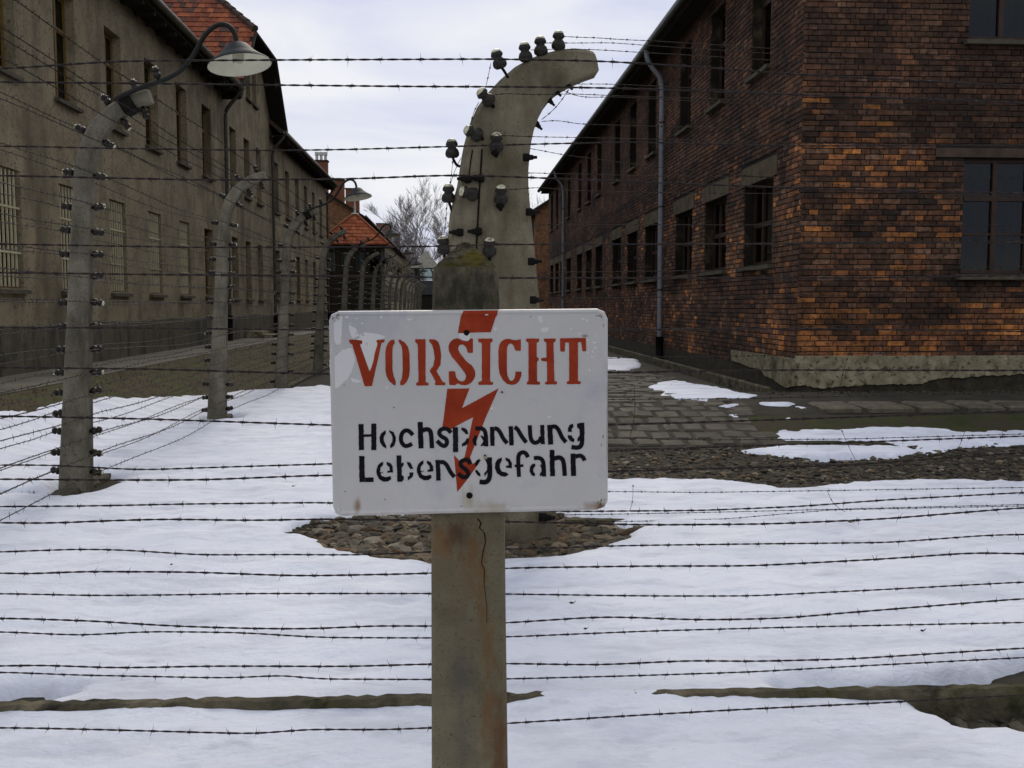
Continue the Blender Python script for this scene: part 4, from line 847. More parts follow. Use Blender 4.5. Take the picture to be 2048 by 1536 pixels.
for (px, py) in ((1004, 773 + 11), (970, 911)):
    mt = Matrix.Translation(Vector(L2(px, py, -.0008))) @ Matrix.Rotation(R(90), 4, 'X'); obj('nail_hole', MB().lathe([(0, .0002), (.0016, .0002), (.0018, 0)], 8, np.array(mt)), M['iron'], sign)

# ================================================================== BUILDING HELPERS  (local wall frame: x along, y into the wall, z up)
def wall_cells(u0, u1, z0, z1, holes, dep, mb=None, front=0.0):
    """wall face with rectangular openings and their reveals"""
    mb = mb or MB(); us = sorted({u0, u1, *[h[0] for h in holes], *[h[1] for h in holes]}); zs = sorted({z0, z1, *[h[2] for h in holes], *[h[3] for h in holes]})
    us = [u for u in us if u0 <= u <= u1]; zs = [z for z in zs if z0 <= z <= z1]
    for a, b in zip(us[:-1], us[1:]):
        for c, d in zip(zs[:-1], zs[1:]):
            m_, n_ = (a + b) / 2, (c + d) / 2
            if any(h[0] < m_ < h[1] and h[2] < n_ < h[3] for h in holes): continue
            mb.quad((a, front, c), (b, front, c), (b, front, d), (a, front, d))
    for (a, b, c, d) in holes:
        y0, y1 = front, dep
        mb.quad((a, y0, c), (a, y0, d), (a, y1, d), (a, y1, c)); mb.quad((b, y0, d), (b, y0, c), (b, y1, c), (b, y1, d))
        mb.quad((a, y0, c), (a, y1, c), (b, y1, c), (b, y0, c)); mb.quad((a, y0, d), (b, y0, d), (b, y1, d), (a, y1, d))
    return mb
def window_set(w, h, fm, gm, sillw=.12, sillm='sill', rows=(.5,), cols=(.5,), bars=0, curtain=False, dep=.16):
    """meshes of one window: frame, panes, sill, bars"""
    r = {}; mb = MB(); t = .055
    mb.box(0, t, dep, dep + .07, 0, h).box(w - t, w, dep, dep + .07, 0, h).box(t, w - t, dep, dep + .07, 0, t).box(t, w - t, dep, dep + .07, h - t, h)
    cs = [0] + [c * w for c in cols] + [w]; rs = [0] + [q * h for q in rows] + [h]
    for c in cs[1:-1]: mb.box(c - .035, c + .035, dep - .008, dep + .062, t, h - t)
    for i, q in enumerate(rs[1:-1]):
        hh = .04 if i == len(rs) - 3 else .016
        for a, b in zip(cs[:-1], cs[1:]): mb.box(a + (.036 if a else t), b - (.036 if b < w else t), dep - (.012 if hh > .03 else .002), dep + .06, q - hh, q + hh)
    r['frame'] = mb.mesh('window_frame', M[fm])
    r['panes'] = []
    for a, b in zip(cs[:-1], cs[1:]):
        for c, d in zip(rs[:-1], rs[1:]):
            mb = MB().box(a + .03, b - .03, dep + .03, dep + .034, c + .01, d - .01); r['panes'].append(mb.mesh('pane', M[gm]))
    mb = MB(); mb.add([(-.07, -.09, -.09), (w + .07, -.09, -.09), (w + .07, dep, -.09), (-.07, dep, -.09), (-.07, -.09, -.03), (w + .07, -.09, -.03), (w + .07, dep, .0), (-.07, dep, .0)], [(0, 3, 2, 1), (4, 5, 6, 7), (0, 1, 5, 4), (1, 2, 6, 5), (2, 3, 7, 6), (3, 0, 4, 7)])
    r['sill'] = mb.mesh('sill', M[sillm]); r['bars'] = []
    if bars:
        for k in range(bars): x = w * (k + 1) / (bars + 1); r['bars'].append(MB().box(x - .013, x + .013, .035, .061, .02, h - .02).mesh('bar', M['bar']))
        for q in (.3, .68): r['bars'].append(MB().box(.0, w, .025, .034, h * q - .016, h * q + .016).mesh('bar', M['bar']))
    if curtain:
        mb = MB(); n = 40; V = [];
        for i in range(n + 1):
            x = .02 + (w - .04) * i / n; y = dep + .13 + .02 * math.sin(i * 1.7) + .012 * math.sin(i * .6); V += [(x, y, .03), (x, y, h - .03)]
        mb.add(V, [(2 * i, 2 * i + 2, 2 * i + 3, 2 * i + 1) for i in range(n)]); r['curtain'] = mb.mesh('curtain', M['curtain'], True)
    return r
def put_window(par, ws, loc, rz=None):
    o = link('window', ws['frame'], par, loc, rz)
    for p in ws['panes']: link('pane', p, o)
    link('sill', ws['sill'], o)
    for b in ws['bars']: link('bar', b, o)
    if 'curtain' in ws: link('curtain', ws['curtain'], o)
    return o
def wallframe(par, name, x, y, rz, mb, m):   # a wall as a part in its own local frame
    return obj(name, mb, m, par, loc=(x, y, 0), rz=rz)

# ================================================================== PLASTERED BUILDING (wall faces +X, local x = +Y)
LB = thing('plastered_building', 'long two-storey grey-brown plastered block with barred windows and tiled cross gable', 'building', (XL, 13.2, .44))
Y0 = 13.2; ZG = -.44                          # local z = world z + ZG
win = []                                      # (y, sill, height, width, barred)
for i in range(6):
    win.append((15.16 + 2.5 * i, 1.76, 1.81, .97, i < 5)); win.append((15.16 + 2.5 * i, 5.02, 1.86, .97, 0))
for i in range(3):
    win.append((31.0 + 2.03 * i, 1.72, 1.85, .88, 0)); win.append((31.0 + 2.03 * i, 5.02, 1.85, .88, 0))
for i in range(6):
    win.append((38.4 + 2.55 * i, 1.76, 1.81, .97, 0)); win.append((38.4 + 2.55 * i, 5.02, 1.86, .97, 0))
att = [(33.55, 8.25, 1.2, .72), (34.6, 8.25, 1.2, .72)]
holes = [(y - Y0, y - Y0 + w, z + ZG, z + h + ZG) for (y, z, h, w, b) in win]
ht = [(y - Y0, y - Y0 + w, z + ZG, z + h + ZG) for (y, z, h, w) in att]
mb = wall_cells(0, 53.8 - Y0, 1.17 + ZG, 7.95 + ZG, holes, .24)
r0, r1, rcx = 30.1 - Y0, 37.7 - Y0, 34.37 - Y0
wall_cells(32.6 - Y0, 36.1 - Y0, 7.95 + ZG, 10.0 + ZG, ht, .24, mb)
mb.add([(32.6 - Y0 - 2.05, 0, 7.95 + ZG), (32.6 - Y0, 0, 7.95 + ZG), (32.6 - Y0, 0, 10.0 + ZG)], [(0, 1, 2)]); mb.add([(36.1 - Y0, 0, 7.95 + ZG), (36.1 - Y0 + 2.05, 0, 7.95 + ZG), (36.1 - Y0, 0, 10.0 + ZG)], [(0, 1, 2)])
mb.quad((0, 0, 1.0), (0, 12, 1.0), (0, 12, 7.5), (0, 0, 7.5)); mb.quad((40.6, 12, -.4), (40.6, 0, -.4), (40.6, 0, 7.5), (40.6, 12, 7.5))
mb.quad((40.6, 12, -.4), (0, 12, -.4), (0, 12, 7.5), (40.6, 12, 7.5))
obj('wall', mb, M['plaster'], LB, rz=R(90))
mb = MB(); u = 0; V = []
n = 160
for i in range(n + 1):
    x = 40.6 * i / n; zt = 1.19 + ZG + .018 * math.sin(x * 1.3) + random.uniform(-.012, .012); V += [(x, -.055, -.3), (x, -.055, zt - .02), (x, -.02, zt), (x, .01, zt)]
mb.add(V, [(4 * i + k, 4 * i + 4 + k, 4 * i + 5 + k, 4 * i + 1 + k) for i in range(n) for k in range(3)] + [(0, 1, 2, 3)])
mb.quad((0, -.055, -.3), (0, 12, -.3), (0, 12, 1.0), (0, -.055, 1.0))
obj('plinth', mb, M['plinth'], LB, rz=R(90))
# dark room behind the windows
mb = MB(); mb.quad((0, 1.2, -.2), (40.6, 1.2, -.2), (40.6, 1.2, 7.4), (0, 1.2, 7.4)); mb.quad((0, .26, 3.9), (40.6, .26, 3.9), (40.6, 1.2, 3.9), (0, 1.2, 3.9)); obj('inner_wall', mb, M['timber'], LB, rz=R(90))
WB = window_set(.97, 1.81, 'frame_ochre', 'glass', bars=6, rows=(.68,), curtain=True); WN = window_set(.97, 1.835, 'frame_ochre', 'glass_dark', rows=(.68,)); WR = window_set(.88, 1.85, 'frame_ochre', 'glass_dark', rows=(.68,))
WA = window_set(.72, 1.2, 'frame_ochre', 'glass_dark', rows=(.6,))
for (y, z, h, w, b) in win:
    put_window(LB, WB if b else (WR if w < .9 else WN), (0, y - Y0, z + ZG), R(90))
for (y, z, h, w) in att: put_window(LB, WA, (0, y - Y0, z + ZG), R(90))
# roof: eaves overhang, near and far wings (local: x = out of the wall, y = along)
def slab(mb, A, B, C, D, t):
    A, B, C, D = [np.array(p, float) for p in (A, B, C, D)]; n = np.cross(B - A, D - A); n /= np.linalg.norm(n); n = n if n[2] > 0 else -n
    V = [A, B, C, D, A - n * t, B - n * t, C - n * t, D - n * t]; mb.add(V, [(0, 1, 2, 3), (4, 7, 6, 5), (0, 4, 5, 1), (1, 5, 6, 2), (2, 6, 7, 3), (3, 7, 4, 0)])
ZE = 7.86 + ZG; OV = .52; PT = math.tan(R(41))
for (ya, yb) in ((-.4, r0 + .1), (r1 - .1, 41.0)):
    mb = MB(); slab(mb, (OV, ya, ZE), (OV, yb, ZE), (-6, yb, ZE + PT * 6.5), (-6, ya, ZE + PT * 6.5), .14); slab(mb, (-12.5, ya, ZE), (-12.5, yb, ZE), (-6.0, yb, ZE + PT * 6.5), (-6.0, ya, ZE + PT * 6.5), .14)
    rf_ = obj('roof', mb, M['tile_dark'], LB)
    mb = MB().box(.0, OV - .04, ya + .02, yb - .02, ZE - .20, ZE - .165); obj('soffit', mb, M['dark_wood'], rf_)
    P = [(OV + .05, ya, ZE - .05), (OV + .05, yb, ZE - .05)]; mb = MB().tube(P, .075, 10); obj('gutter', mb, M['gutter_grey'], rf_, True)
    y = ya + .4
    while y < yb - .2: obj('rafter_end', MB().box(.02, OV - .06, y - .05, y + .05, ZE - .29, ZE - .205), M['dark_wood'], rf_) if y < 20 or y > 28 else None; y += .8
# cross gable: ridge runs into the block
TP = 1.0; ZR = 11.87 + ZG; ZH = 10.1 + ZG; hx = OV; ax = -1.4
yc = rcx; ye0, ye1 = yc - 4.3, yc + 4.3; hy = 1.77
zz = lambda y: ZR - TP * abs(y - yc)
mb = MB()
for s in (-1, 1):
    E = [(hx, yc + s * 4.3, zz(yc + 4.3)), (hx, yc + s * hy, zz(yc + hy)), (ax, yc, ZR), (-9, yc, ZR), (-9, yc + s * 4.3, zz(yc + 4.3))]
    n_ = np.array([0, s * TP, 1.0]); n_ /= np.linalg.norm(n_); mb.prism(E, np.zeros(3), -n_ * .13)
mb.prism([(hx, yc - hy, ZH), (hx, yc + hy, ZH), (ax, yc, ZR)], np.zeros(3), np.array([-.05, 0, -.12]))
rf_ = obj('gable_roof', mb, M['dark_wood'], LB)
mb = MB()
for s in (-1, 1): mb.tube([(hx + .02, yc + s * 4.28, zz(yc + 4.28) - .07), (hx + .02, yc + s * hy, ZH - .07)], .05, 4)
mb.tube([(hx + .02, yc - hy, ZH - .06), (hx + .02, yc + hy, ZH - .06)], .05, 6); obj('verge_board', mb, M['timber'], rf_)
# tiles on the slope that faces the viewer and on the half hip
tw, tl = .20, .285
V = [(-.5, 0, 0), (.5, 0, 0), (.5, 1.12, .0), (-.5, 1.12, .0), (-.5, 0, .03), (-.2, -.02, .04), (.2, -.02, .04), (.5, 0, .03), (.5, 1.12, .012), (-.5, 1.12, .012)]
mb = MB(); mb.add(V, [(0, 1, 7, 6, 5, 4), (4, 5, 6, 7, 8, 9), (1, 2, 8, 7), (3, 0, 4, 9)]); ME_T = mb.mesh('roof_tile', M['tile'])
TCOL = [(.26, .075, .03), (.30, .09, .035), (.22, .06, .028), (.33, .11, .045), (.17, .055, .032), (.10, .05, .04)]
ang = math.atan(TP); cand = []
nrow = int(4.3 / math.cos(ang) / tl)
for r_ in range(nrow):
    s = 4.3 / math.cos(ang) - (r_ + 1) * tl; yy = yc - s * math.cos(ang) - tl * math.cos(ang) * 0; zt = ZR - s * math.sin(ang)
    lim = hx if zt < ZH else hx - (hx - ax) * (zt - ZH) / (ZR - ZH)
    x = lim - tw / 2 - (.1 if r_ % 2 else 0)
    while x > -6.5: cand.append((x, yy - tl * math.cos(ang) * .0, zt)); x -= tw
wp = lambda c: proj((XL + c[0], Y0 + c[1], c[2] + .44))
vis = [c for c in cand if -30 < wp(c)[1] < 230 and 290 < wp(c)[0] < 560]; vis.sort(key=lambda c: -c[0]); vis = vis[:290]; vs = set(vis); rest = MB()
for c in cand:
    col = np.array(random.choice(TCOL)) * random.uniform(.75, 1.2)
    rot = Matrix.Rotation(ang, 4, 'X') @ Matrix.Diagonal((tw * .985, tl, 1, 1))
    if c in vs:
        o = link('roof_tile', ME_T, rf_, (c[0], c[1], c[2] + .005)); o.rotation_euler = (ang + random.uniform(-.015, .015), 0, random.uniform(-.012, .012)); o.scale = (tw * .985, tl, 1); o.color = (*col, 1)
    else: rest.add([np.array(rot.to_3x3() @ Vector(v)) + [c[0], c[1], c[2] + .005] for v in V], [(0, 1, 7, 6, 5, 4), (4, 5, 6, 7, 8, 9), (1, 2, 8, 7), (3, 0, 4, 9)], tuple(col))
o = obj('roof_tile', rest, M['tile_attr'], rf_); o['kind'] = 'stuff'
mb = MB()                                     # hip and ridge tiles
for k in range(7):
    a = np.array([hx, yc - hy, ZH]); b = np.array([ax, yc, ZR]); p, q = a + (b - a) * k / 7, a + (b - a) * (k + 1.12) / 7; mb.tube([p + [0, 0, .05], q + [0, 0, .03]], [.12, .10], 7)
obj('hip_tiles', mb, M['tile_dark'], rf_)
# downpipes
def pipe(par, pts, r, m, dark=None, name='downpipe'):
    P = smoothp(resample(np.array(pts, float), .06), 2); o = obj(name, MB().tube(P, r, 10), M[m], par, True)
    if dark: obj('shoe', MB().tube(dark, r * 1.5, 10), M['iron'], o, True)
    for z in np.arange(1.5, pts[-2][2] if len(pts) > 2 else 6, 1.9): obj('bracket', MB().tube([(pts[0][0], pts[0][1], z - .02), (pts[0][0], pts[0][1], z + .02)], r * 1.25, 10), M['pipe_dark'], o)
    return o
for (y, yg) in ((30.06 - Y0, 30.06 - Y0), (37.66 - Y0, 37.7 - Y0), (53.65 - Y0, 53.65 - Y0)):
    pipe(LB, [(.10, y, .0), (.10, y, 6.55), (.14, y, 6.75), (.42, yg, 7.08), (.55, yg, 7.25), (.57, yg, 7.36)], .055, 'pipe_dark', [(.10, y, -.1), (.10, y, .75)])
def chimney(par, x, y, z0, z1, w, d, pots=3):
    mb = MB().box(x - w / 2, x + w / 2, y - d / 2, y + d / 2, z0, z1); c = obj('chimney', mb, M['stain_brick'], par)
    obj('chimney_cap', MB().box(x - w / 2 - .09, x + w / 2 + .09, y - d / 2 - .09, y + d / 2 + .09, z1, z1 + .14), M['timber'], c)
    for k in range(pots):
        mb = MB().lathe([(.14, 0), (.14, .45), (.2, .5), (.2, .8), (.14, .82)], 10); v = mb.v[0]; v += [x - w / 2 + w * (k + .5) / pots, y, z1 + .14]; obj('chimney_pot', mb, M['zinc'], c)
def atpx(px, py, Y): return onY(px, py, Y)
# steps of the doorway by the path
for k, (px, py) in enumerate([(498, 690), (510, 684)]):
    p = hit(px, py)
mb = MB().box(.1, .95, 28.9 - Y0 + 3.4, 28.9 - Y0 + 4.6, -.2, .12).box(.1, .6, 28.9 - Y0 + 3.5, 28.9 - Y0 + 4.5, .12, .22); obj('step', mb, M['render_grey'], LB)

# ================================================================== FAR PLASTERED/BRICK BLOCKS ON THE LEFT
def far_block(name, label, X, Ya, Yb, zg, ze, depth, side, walls='brick_far', n=None, w0=2.5, PT=.62):
    """side=+1 wall faces +X (left block), -1 faces -X"""
    t = thing(name, label, 'building', (X, Ya, zg)); L = Yb - Ya; D = depth * -side; ze -= zg
    if side > 0: obj('side_wall', MB().quad((0, 0, -.3), (0, L, -.3), (0, L, ze), (0, 0, ze)), M['plaster_far'], t); mb = MB()
    else: mb = MB(); mb.quad((0, 0, -.3), (0, L, -.3), (0, L, ze), (0, 0, ze))
    mb.quad((D, 0, -.3), (D, L, -.3), (D, L, ze), (D, 0, ze))
    for y in (0, L): mb.add([(0, y, -.3), (D, y, -.3), (D, y, ze), (D / 2, y, ze + depth / 2 * PT), (0, y, ze)], [(0, 1, 2, 3, 4)])
    obj('wall', mb, M[walls], t)
    mb = MB(); o_ = .5 * side
    slab(mb, (o_, -.35, ze - .3), (o_, L + .35, ze - .3), (D / 2, L + .35, ze + depth / 2 * PT + .12), (D / 2, -.35, ze + depth / 2 * PT + .12), .16)
    slab(mb, (D - o_, -.35, ze - .3), (D - o_, L + .35, ze - .3), (D / 2, L + .35, ze + depth / 2 * PT + .12), (D / 2, -.35, ze + depth / 2 * PT + .12), .16)
    rf = obj('roof', mb, M['dark_wood'], t)
    obj('gutter', MB().tube([(o_ * 1.12, -.3, ze - .3), (o_ * 1.12, L + .3, ze - .3)], .07, 8), M['gutter_grey' if side > 0 else 'gutter'], rf)
    me = MB().box(-.02, .03, 0, .95, 0, 1.7).mesh('window', M['iron'])
    y = 1.3
    while y < L - 1.2:
        for z in (1.4, 4.6): link('window', me, t, (0, y, z))
        y += w0
    if side > 0: pipe(t, [(.1, L * .3, 0), (.1, L * .3, ze - .6), (.45, L * .3, ze - .35)], .06, 'pipe_dark')
    return t
B3 = far_block('brick_block', 'far brick block behind the guard hut, gable and tall chimneys', XL, 72, 133, .44, 8.05, 13, 1)
def ridge_chimney(par, Ya, x0, x1, ytop, pots=0):
    Y = -(XL - 6.5) * F / (907 - (x0 + x1) / 2); p = onY((x0 + x1) / 2, ytop, Y); chimney(par, p[0] - XL, Y - Ya, 9.5, p[2] - .44, (x1 - x0) / F * Y, .9, pots)
ridge_chimney(B3, 72, 630, 655, 324, 3); ridge_chimney(B3, 72, 662, 688, 362); ridge_chimney(B3, 72, 692, 718, 379)
B4 = far_block('plastered_block', 'distant plastered block at the end of the row of curved posts', XL, 142, 205, .44, 8.05, 13, 1, 'plaster_far')
ridge_chimney(B4, 142, 753, 783, 448); ridge_chimney(B4, 142, 789, 800, 468)
far_block('brick_block', 'far brick block beyond the long brick building', 4.9, 60, 105, .35, 7.25, 13, -1)

# ================================================================== GUARD HUT
HY = 56.0; hl, hr_ = onY(650, 600, HY)[0], onY(763, 600, HY)[0]; HD = 3.1
H = thing('guard_hut', 'dark timber guard hut with red tiled pyramid roof beyond the fence', 'hut', ((hl + hr_) / 2, HY + HD / 2, .3)); hw = (hr_ - hl) / 2
ze = onY(700, 489, HY)[2] - .3; za_ = onY(707, 428, HY + HD / 2)[2] - .3
mb = MB().box(-hw, hw, -HD / 2, HD / 2, -.3, ze); obj('wall', mb, M['timber'], H)
for k in range(12):
    z = .1 + k * (ze - 1.9) / 12; obj('board', MB().box(-hw - .02, hw + .02, -HD / 2 - .03, -HD / 2 - .003, z, z + (ze - 1.9) / 12 - .02), M['timber'], H)
for x in np.linspace(-hw + .35, hw - .35, 4):
    w = obj('window', MB().box(x - .30, x + .30, -HD / 2 - .03, -HD / 2 - .004, ze - 1.55, ze - .35), M['dark_wood'], H)
    obj('pane', MB().box(x - .24, x + .24, -HD / 2 - .036, -HD / 2 - .031, ze - 1.48, ze - .42), M['curtain'] if x < hw * .6 else M['glass_dark'], w)
ov = .42; rfm = obj('roof', MB(), M['dark_wood'], H) if False else None
mb = MB(); V = [(-hw - ov, -HD / 2 - ov, ze - .02), (hw + ov, -HD / 2 - ov, ze - .02), (hw + ov, HD / 2 + ov, ze - .02), (-hw - ov, HD / 2 + ov, ze - .02), (0, 0, za_)]
mb.add(V, [(0, 1, 4), (1, 2, 4), (2, 3, 4), (3, 0, 4), (3, 2, 1, 0)]); rfh = obj('roof', mb, M['dark_wood'], H)
cb = MB(); nr = 9
for s in range(4):
    a, b = np.array(V[s]), np.array(V[(s + 1) % 4]); ap = np.array(V[4])
    for r_ in range(nr):
        t0, t1 = r_ / nr, (r_ + 1.1) / nr; t1 = min(t1, .985); p0, p1 = a + (ap - a) * t0, b + (ap - b) * t0; q0, q1 = a + (ap - a) * t1, b + (ap - b) * t1
        nn = max(1, int(np.linalg.norm(p1 - p0) / .24))
        for k in range(nn):
            f0, f1 = (k + .03) / nn, (k + .97) / nn; col = np.array(random.choice(TCOL[:4])) * random.uniform(1.1, 1.5)
            A, Bq, Cq, Dq = p0 + (p1 - p0) * f0, p0 + (p1 - p0) * f1, q0 + (q1 - q0) * f1, q0 + (q1 - q0) * f0
            cb.add([A + [0, 0, .07], Bq + [0, 0, .07], Cq + [0, 0, .02], Dq + [0, 0, .02], A, Bq], [(0, 1, 2, 3), (4, 5, 1, 0)], tuple(col))
    cb.tube([a + [0, 0, .07], ap + [0, 0, .07]], .07, 6, col=(.27, .085, .035))
o = obj('roof_tile', cb, M['tile_attr'], rfh); o['kind'] = 'stuff'
obj('finial', MB().lathe([(.22, 0), (.2, .06), (.06, .1), (.05, .35), (.08, .4), (.03, .48), (.02, .75), (0, .76)], 10, np.array(Matrix.Translation((0, 0, za_ - .02)))), M['zinc'], rfh, True)

# ================================================================== WATCHTOWER
WY = 100.0; wx = onY(852, 600, WY)[0]; zb_, zt_ = onY(852, 537, WY)[2], onY(852, 511, WY)[2]
Wt = thing('watchtower', 'distant wooden watchtower with grey pyramid roof', 'watchtower', (wx, WY, 0))
mb = MB(); V = [(-1.5, -1.5, zb_), (1.5, -1.5, zb_), (1.5, 1.5, zb_), (-1.5, 1.5, zb_), (.0, 0, zt_ + .5)]; mb.add(V, [(0, 1, 4), (1, 2, 4), (2, 3, 4), (3, 0, 4), (3, 2, 1, 0)]); obj('roof', mb, M['roof_grey'], Wt)
mb = MB().box(-1.1, 1.1, -1.1, 1.1, zb_ - 2.6, zb_ - 1.2)
for sx in (-1, 1):
    for sy in (-1, 1): mb.box(sx * 1.02 - .08, sx * 1.02 + .08, sy * 1.02 - .08, sy * 1.02 + .08, zb_ - 1.2, zb_)
obj('cabin', mb, M['tower_wall'], Wt); obj('base', MB().box(-.95, .95, -.95, .95, -.2, zb_ - 2.6), M['timber'], Wt)
obj('pane', MB().box(-.9, .9, -.3, -.28, zb_ - 1.15, zb_ - .05), M['glass'], Wt)

# ================================================================== BRICK BUILDING
BB = thing('brick_building', 'long two-storey soot-stained red brick building with green gutter and grey downpipe', 'building', (XR, YR, .35))
ZB = -.35; LEN = 37.4; WID = 11.5
cz = .0770
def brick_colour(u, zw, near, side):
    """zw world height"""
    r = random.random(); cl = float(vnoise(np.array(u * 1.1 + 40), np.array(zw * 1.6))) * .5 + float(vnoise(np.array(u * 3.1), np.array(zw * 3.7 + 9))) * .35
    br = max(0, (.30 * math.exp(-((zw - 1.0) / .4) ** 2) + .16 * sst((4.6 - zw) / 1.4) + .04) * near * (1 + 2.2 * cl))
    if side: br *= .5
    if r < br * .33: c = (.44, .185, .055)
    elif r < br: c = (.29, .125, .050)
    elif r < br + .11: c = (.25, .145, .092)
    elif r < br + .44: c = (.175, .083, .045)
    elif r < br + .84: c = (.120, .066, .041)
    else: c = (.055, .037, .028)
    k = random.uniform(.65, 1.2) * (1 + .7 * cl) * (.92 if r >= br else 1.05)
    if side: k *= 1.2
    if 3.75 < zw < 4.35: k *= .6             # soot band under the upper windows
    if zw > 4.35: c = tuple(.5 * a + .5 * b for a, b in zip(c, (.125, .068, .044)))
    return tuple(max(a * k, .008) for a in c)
def brick_rects(u0, u1, z0, z1, holes):
    out = []; row = 0; z = z0
    while z + .06 < z1:
        u = u0; k = 0
        hdr = row % 2 == 1
        u = u0 - (.065 if hdr else 0) + random.uniform(-.004, .004)
        while u < u1:
            w = .122 if (hdr and random.random() < .72) or (not hdr and random.random() < .22) else .252
            a, b = max(u, u0), min(u + w, u1); segs = [(a, b)]
            for (ha, hb, hc, hd) in holes:
                if z + .066 > hc + .002 and z < hd - .002:
                    ns = []
                    for (p, q) in segs:
                        if q <= ha or p >= hb: ns.append((p, q)); continue
                        if p < ha: ns.append((p, ha))
                        if q > hb: ns.append((hb, q))
                    segs = ns
            for (p, q) in segs:
                if q - p > .03: out.append((p, q, z, z + .0655))
            u += w + .011
        z += cz; row += 1
    return out
BF = [(0, 2, 3, 1), (4, 5, 6, 7)]
def brick_geo(p, q, c, d, dep=.02):
    j = lambda s: random.uniform(-s, s); e = .005; pr = -random.uniform(.001, .008)
    B0 = [(p + j(.002), dep, c + j(.002)), (q + j(.002), dep, c + j(.002)), (q + j(.002), dep, d + j(.002)), (p + j(.002), dep, d + j(.002))]
    B1 = [(x, pr + .005, z) for x, _, z in B0]; mx_, mz_ = (p + q) / 2, (c + d) / 2
    B2 = [(x + (e if x < mx_ else -e) * random.uniform(.6, 2), pr + j(.002), z + (e if z < mz_ else -e) * random.uniform(.6, 1.6)) for x, _, z in B0]
    return B0 + B1 + B2
BQ = [(8, 9, 10, 11)] + [(r + i, r + (i + 1) % 4, r + 4 + (i + 1) % 4, r + 4 + i) for r in (0, 4) for i in range(4)]
# end wall facing the viewer
fw0 = onY(1925, 430, YR)[0] - XR
fh = [(fw0, fw0 + 1.02, 1.95 + ZB, 3.57 + ZB), (fw0, fw0 + 1.02, 5.22 + ZB, 6.9 + ZB), (fw0 + 2.6, fw0 + 3.62, 1.95 + ZB, 3.57 + ZB), (fw0 + 2.6, fw0 + 3.62, 5.22 + ZB, 6.9 + ZB)]
ztop = 7.22 + ZB; zpl = .765 + ZB
lint = [(h[0] - .42, h[1] + .25, h[3] + .012, h[3] + .14) for h in fh if h[3] < 4]
fr_ = brick_rects(0, WID, zpl, ztop, fh + lint)
wl = obj('wall', wall_cells(0, WID, -.3, ztop, fh, .2, front=.013), M['mortar'], BB)
def area(b):
    x, y, w = proj((XR + (b[0] + b[1]) / 2, YR, (b[2] + b[3]) / 2 - ZB)); return -1 if x > 2030 or y < 8 else (b[1] - b[0]) - .004 * abs(y - 560) / 100
order = sorted(range(len(fr_)), key=lambda i: -area(fr_[i])); top = set(order[:296]); jm = MB()
for i, b in enumerate(fr_):
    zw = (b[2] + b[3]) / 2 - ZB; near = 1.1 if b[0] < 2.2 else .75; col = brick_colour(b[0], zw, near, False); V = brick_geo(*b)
    if i in top:
        mb = MB(); c = np.array([(b[0] + b[1]) / 2, 0, b[2]]); mb.add(np.array(V) - c, BQ); o = obj('brick', mb, M['brick_obj'], wl, loc=tuple(c)); o.color = (*col, 1)
    else: jm.add(V, BQ, col)
# long side wall: local x = -Y, starts at the far end
sh = []
cent = [15.9, 18.53, 21.1, 24.6, 27.2, 29.8, 33.5, 36.0, 38.65, 42.25, 44.8, 47.1, 49.6]
for yc_ in cent:
    u = LEN - (yc_ - YR); sh.append((u - .78, u + .78, 2.15 + ZB, 3.46 + ZB)); sh.append((u - .5, u + .5, 5.2 + ZB, 6.9 + ZB))
sh = [h for h in sh if h[0] > .1]
slint = [(h[0] - .16, h[1] + .16, h[3] + .002, h[3] + .30) for h in sh if h[3] < 4]
ws = wall_cells(0, LEN, -.3, ztop, sh, .26, front=.013); sw = obj('wall', ws, M['mortar'], BB, loc=(0, LEN, 0), rz=R(-90))
sr = brick_rects(0, LEN, .52 + ZB, ztop, sh + slint); jm2 = MB()
for b in sr:
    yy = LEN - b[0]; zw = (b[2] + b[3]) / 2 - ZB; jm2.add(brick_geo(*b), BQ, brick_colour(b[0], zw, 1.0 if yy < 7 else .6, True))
o = obj('brick', jm, M['brick'], wl); o['kind'] = 'stuff'
o = obj('brick', jm2, M['brick'], sw); o['kind'] = 'stuff'
for l in slint: obj('lintel', MB().box(l[0], l[1], -.012, .2, l[2], l[3]), M['lintel'], sw)
for l in lint: obj('lintel', MB().box(l[0], l[1], -.006, .2, l[2], l[3]), M['tile_dark'], wl)
mb = MB(); mb.quad((0, WID, -.3), (WID, WID, -.3), (WID, WID, 7), (0, WID, 7)) if False else None
mb.quad((WID, 0, -.3), (WID, LEN, -.3), (WID, LEN, ztop), (WID, 0, ztop)); mb.quad((0, LEN, -.3), (WID, LEN, -.3), (WID, LEN, ztop), (0, LEN, ztop))
mb.add([(0, 0.05, ztop), (WID, .05, ztop), (WID / 2, .05, ztop + WID / 2 * PT)], [(0, 1, 2)]); mb.add([(0, LEN, ztop), (WID, LEN, ztop), (WID / 2, LEN, ztop + WID / 2 * PT)], [(0, 1, 2)])
obj('back_wall', mb, M['brick_far'], BB)
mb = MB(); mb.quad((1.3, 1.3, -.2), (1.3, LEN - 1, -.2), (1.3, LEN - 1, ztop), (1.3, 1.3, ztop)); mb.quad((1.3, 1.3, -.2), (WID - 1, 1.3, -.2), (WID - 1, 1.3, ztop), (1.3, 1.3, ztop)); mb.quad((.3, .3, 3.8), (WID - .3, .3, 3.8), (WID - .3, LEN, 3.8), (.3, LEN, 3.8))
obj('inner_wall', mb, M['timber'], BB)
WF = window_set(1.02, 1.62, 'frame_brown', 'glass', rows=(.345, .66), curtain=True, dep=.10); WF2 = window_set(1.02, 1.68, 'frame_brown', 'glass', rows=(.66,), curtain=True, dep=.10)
for h in fh: put_window(wl, WF if h[2] < 3 else WF2, (h[0], 0, h[2]))
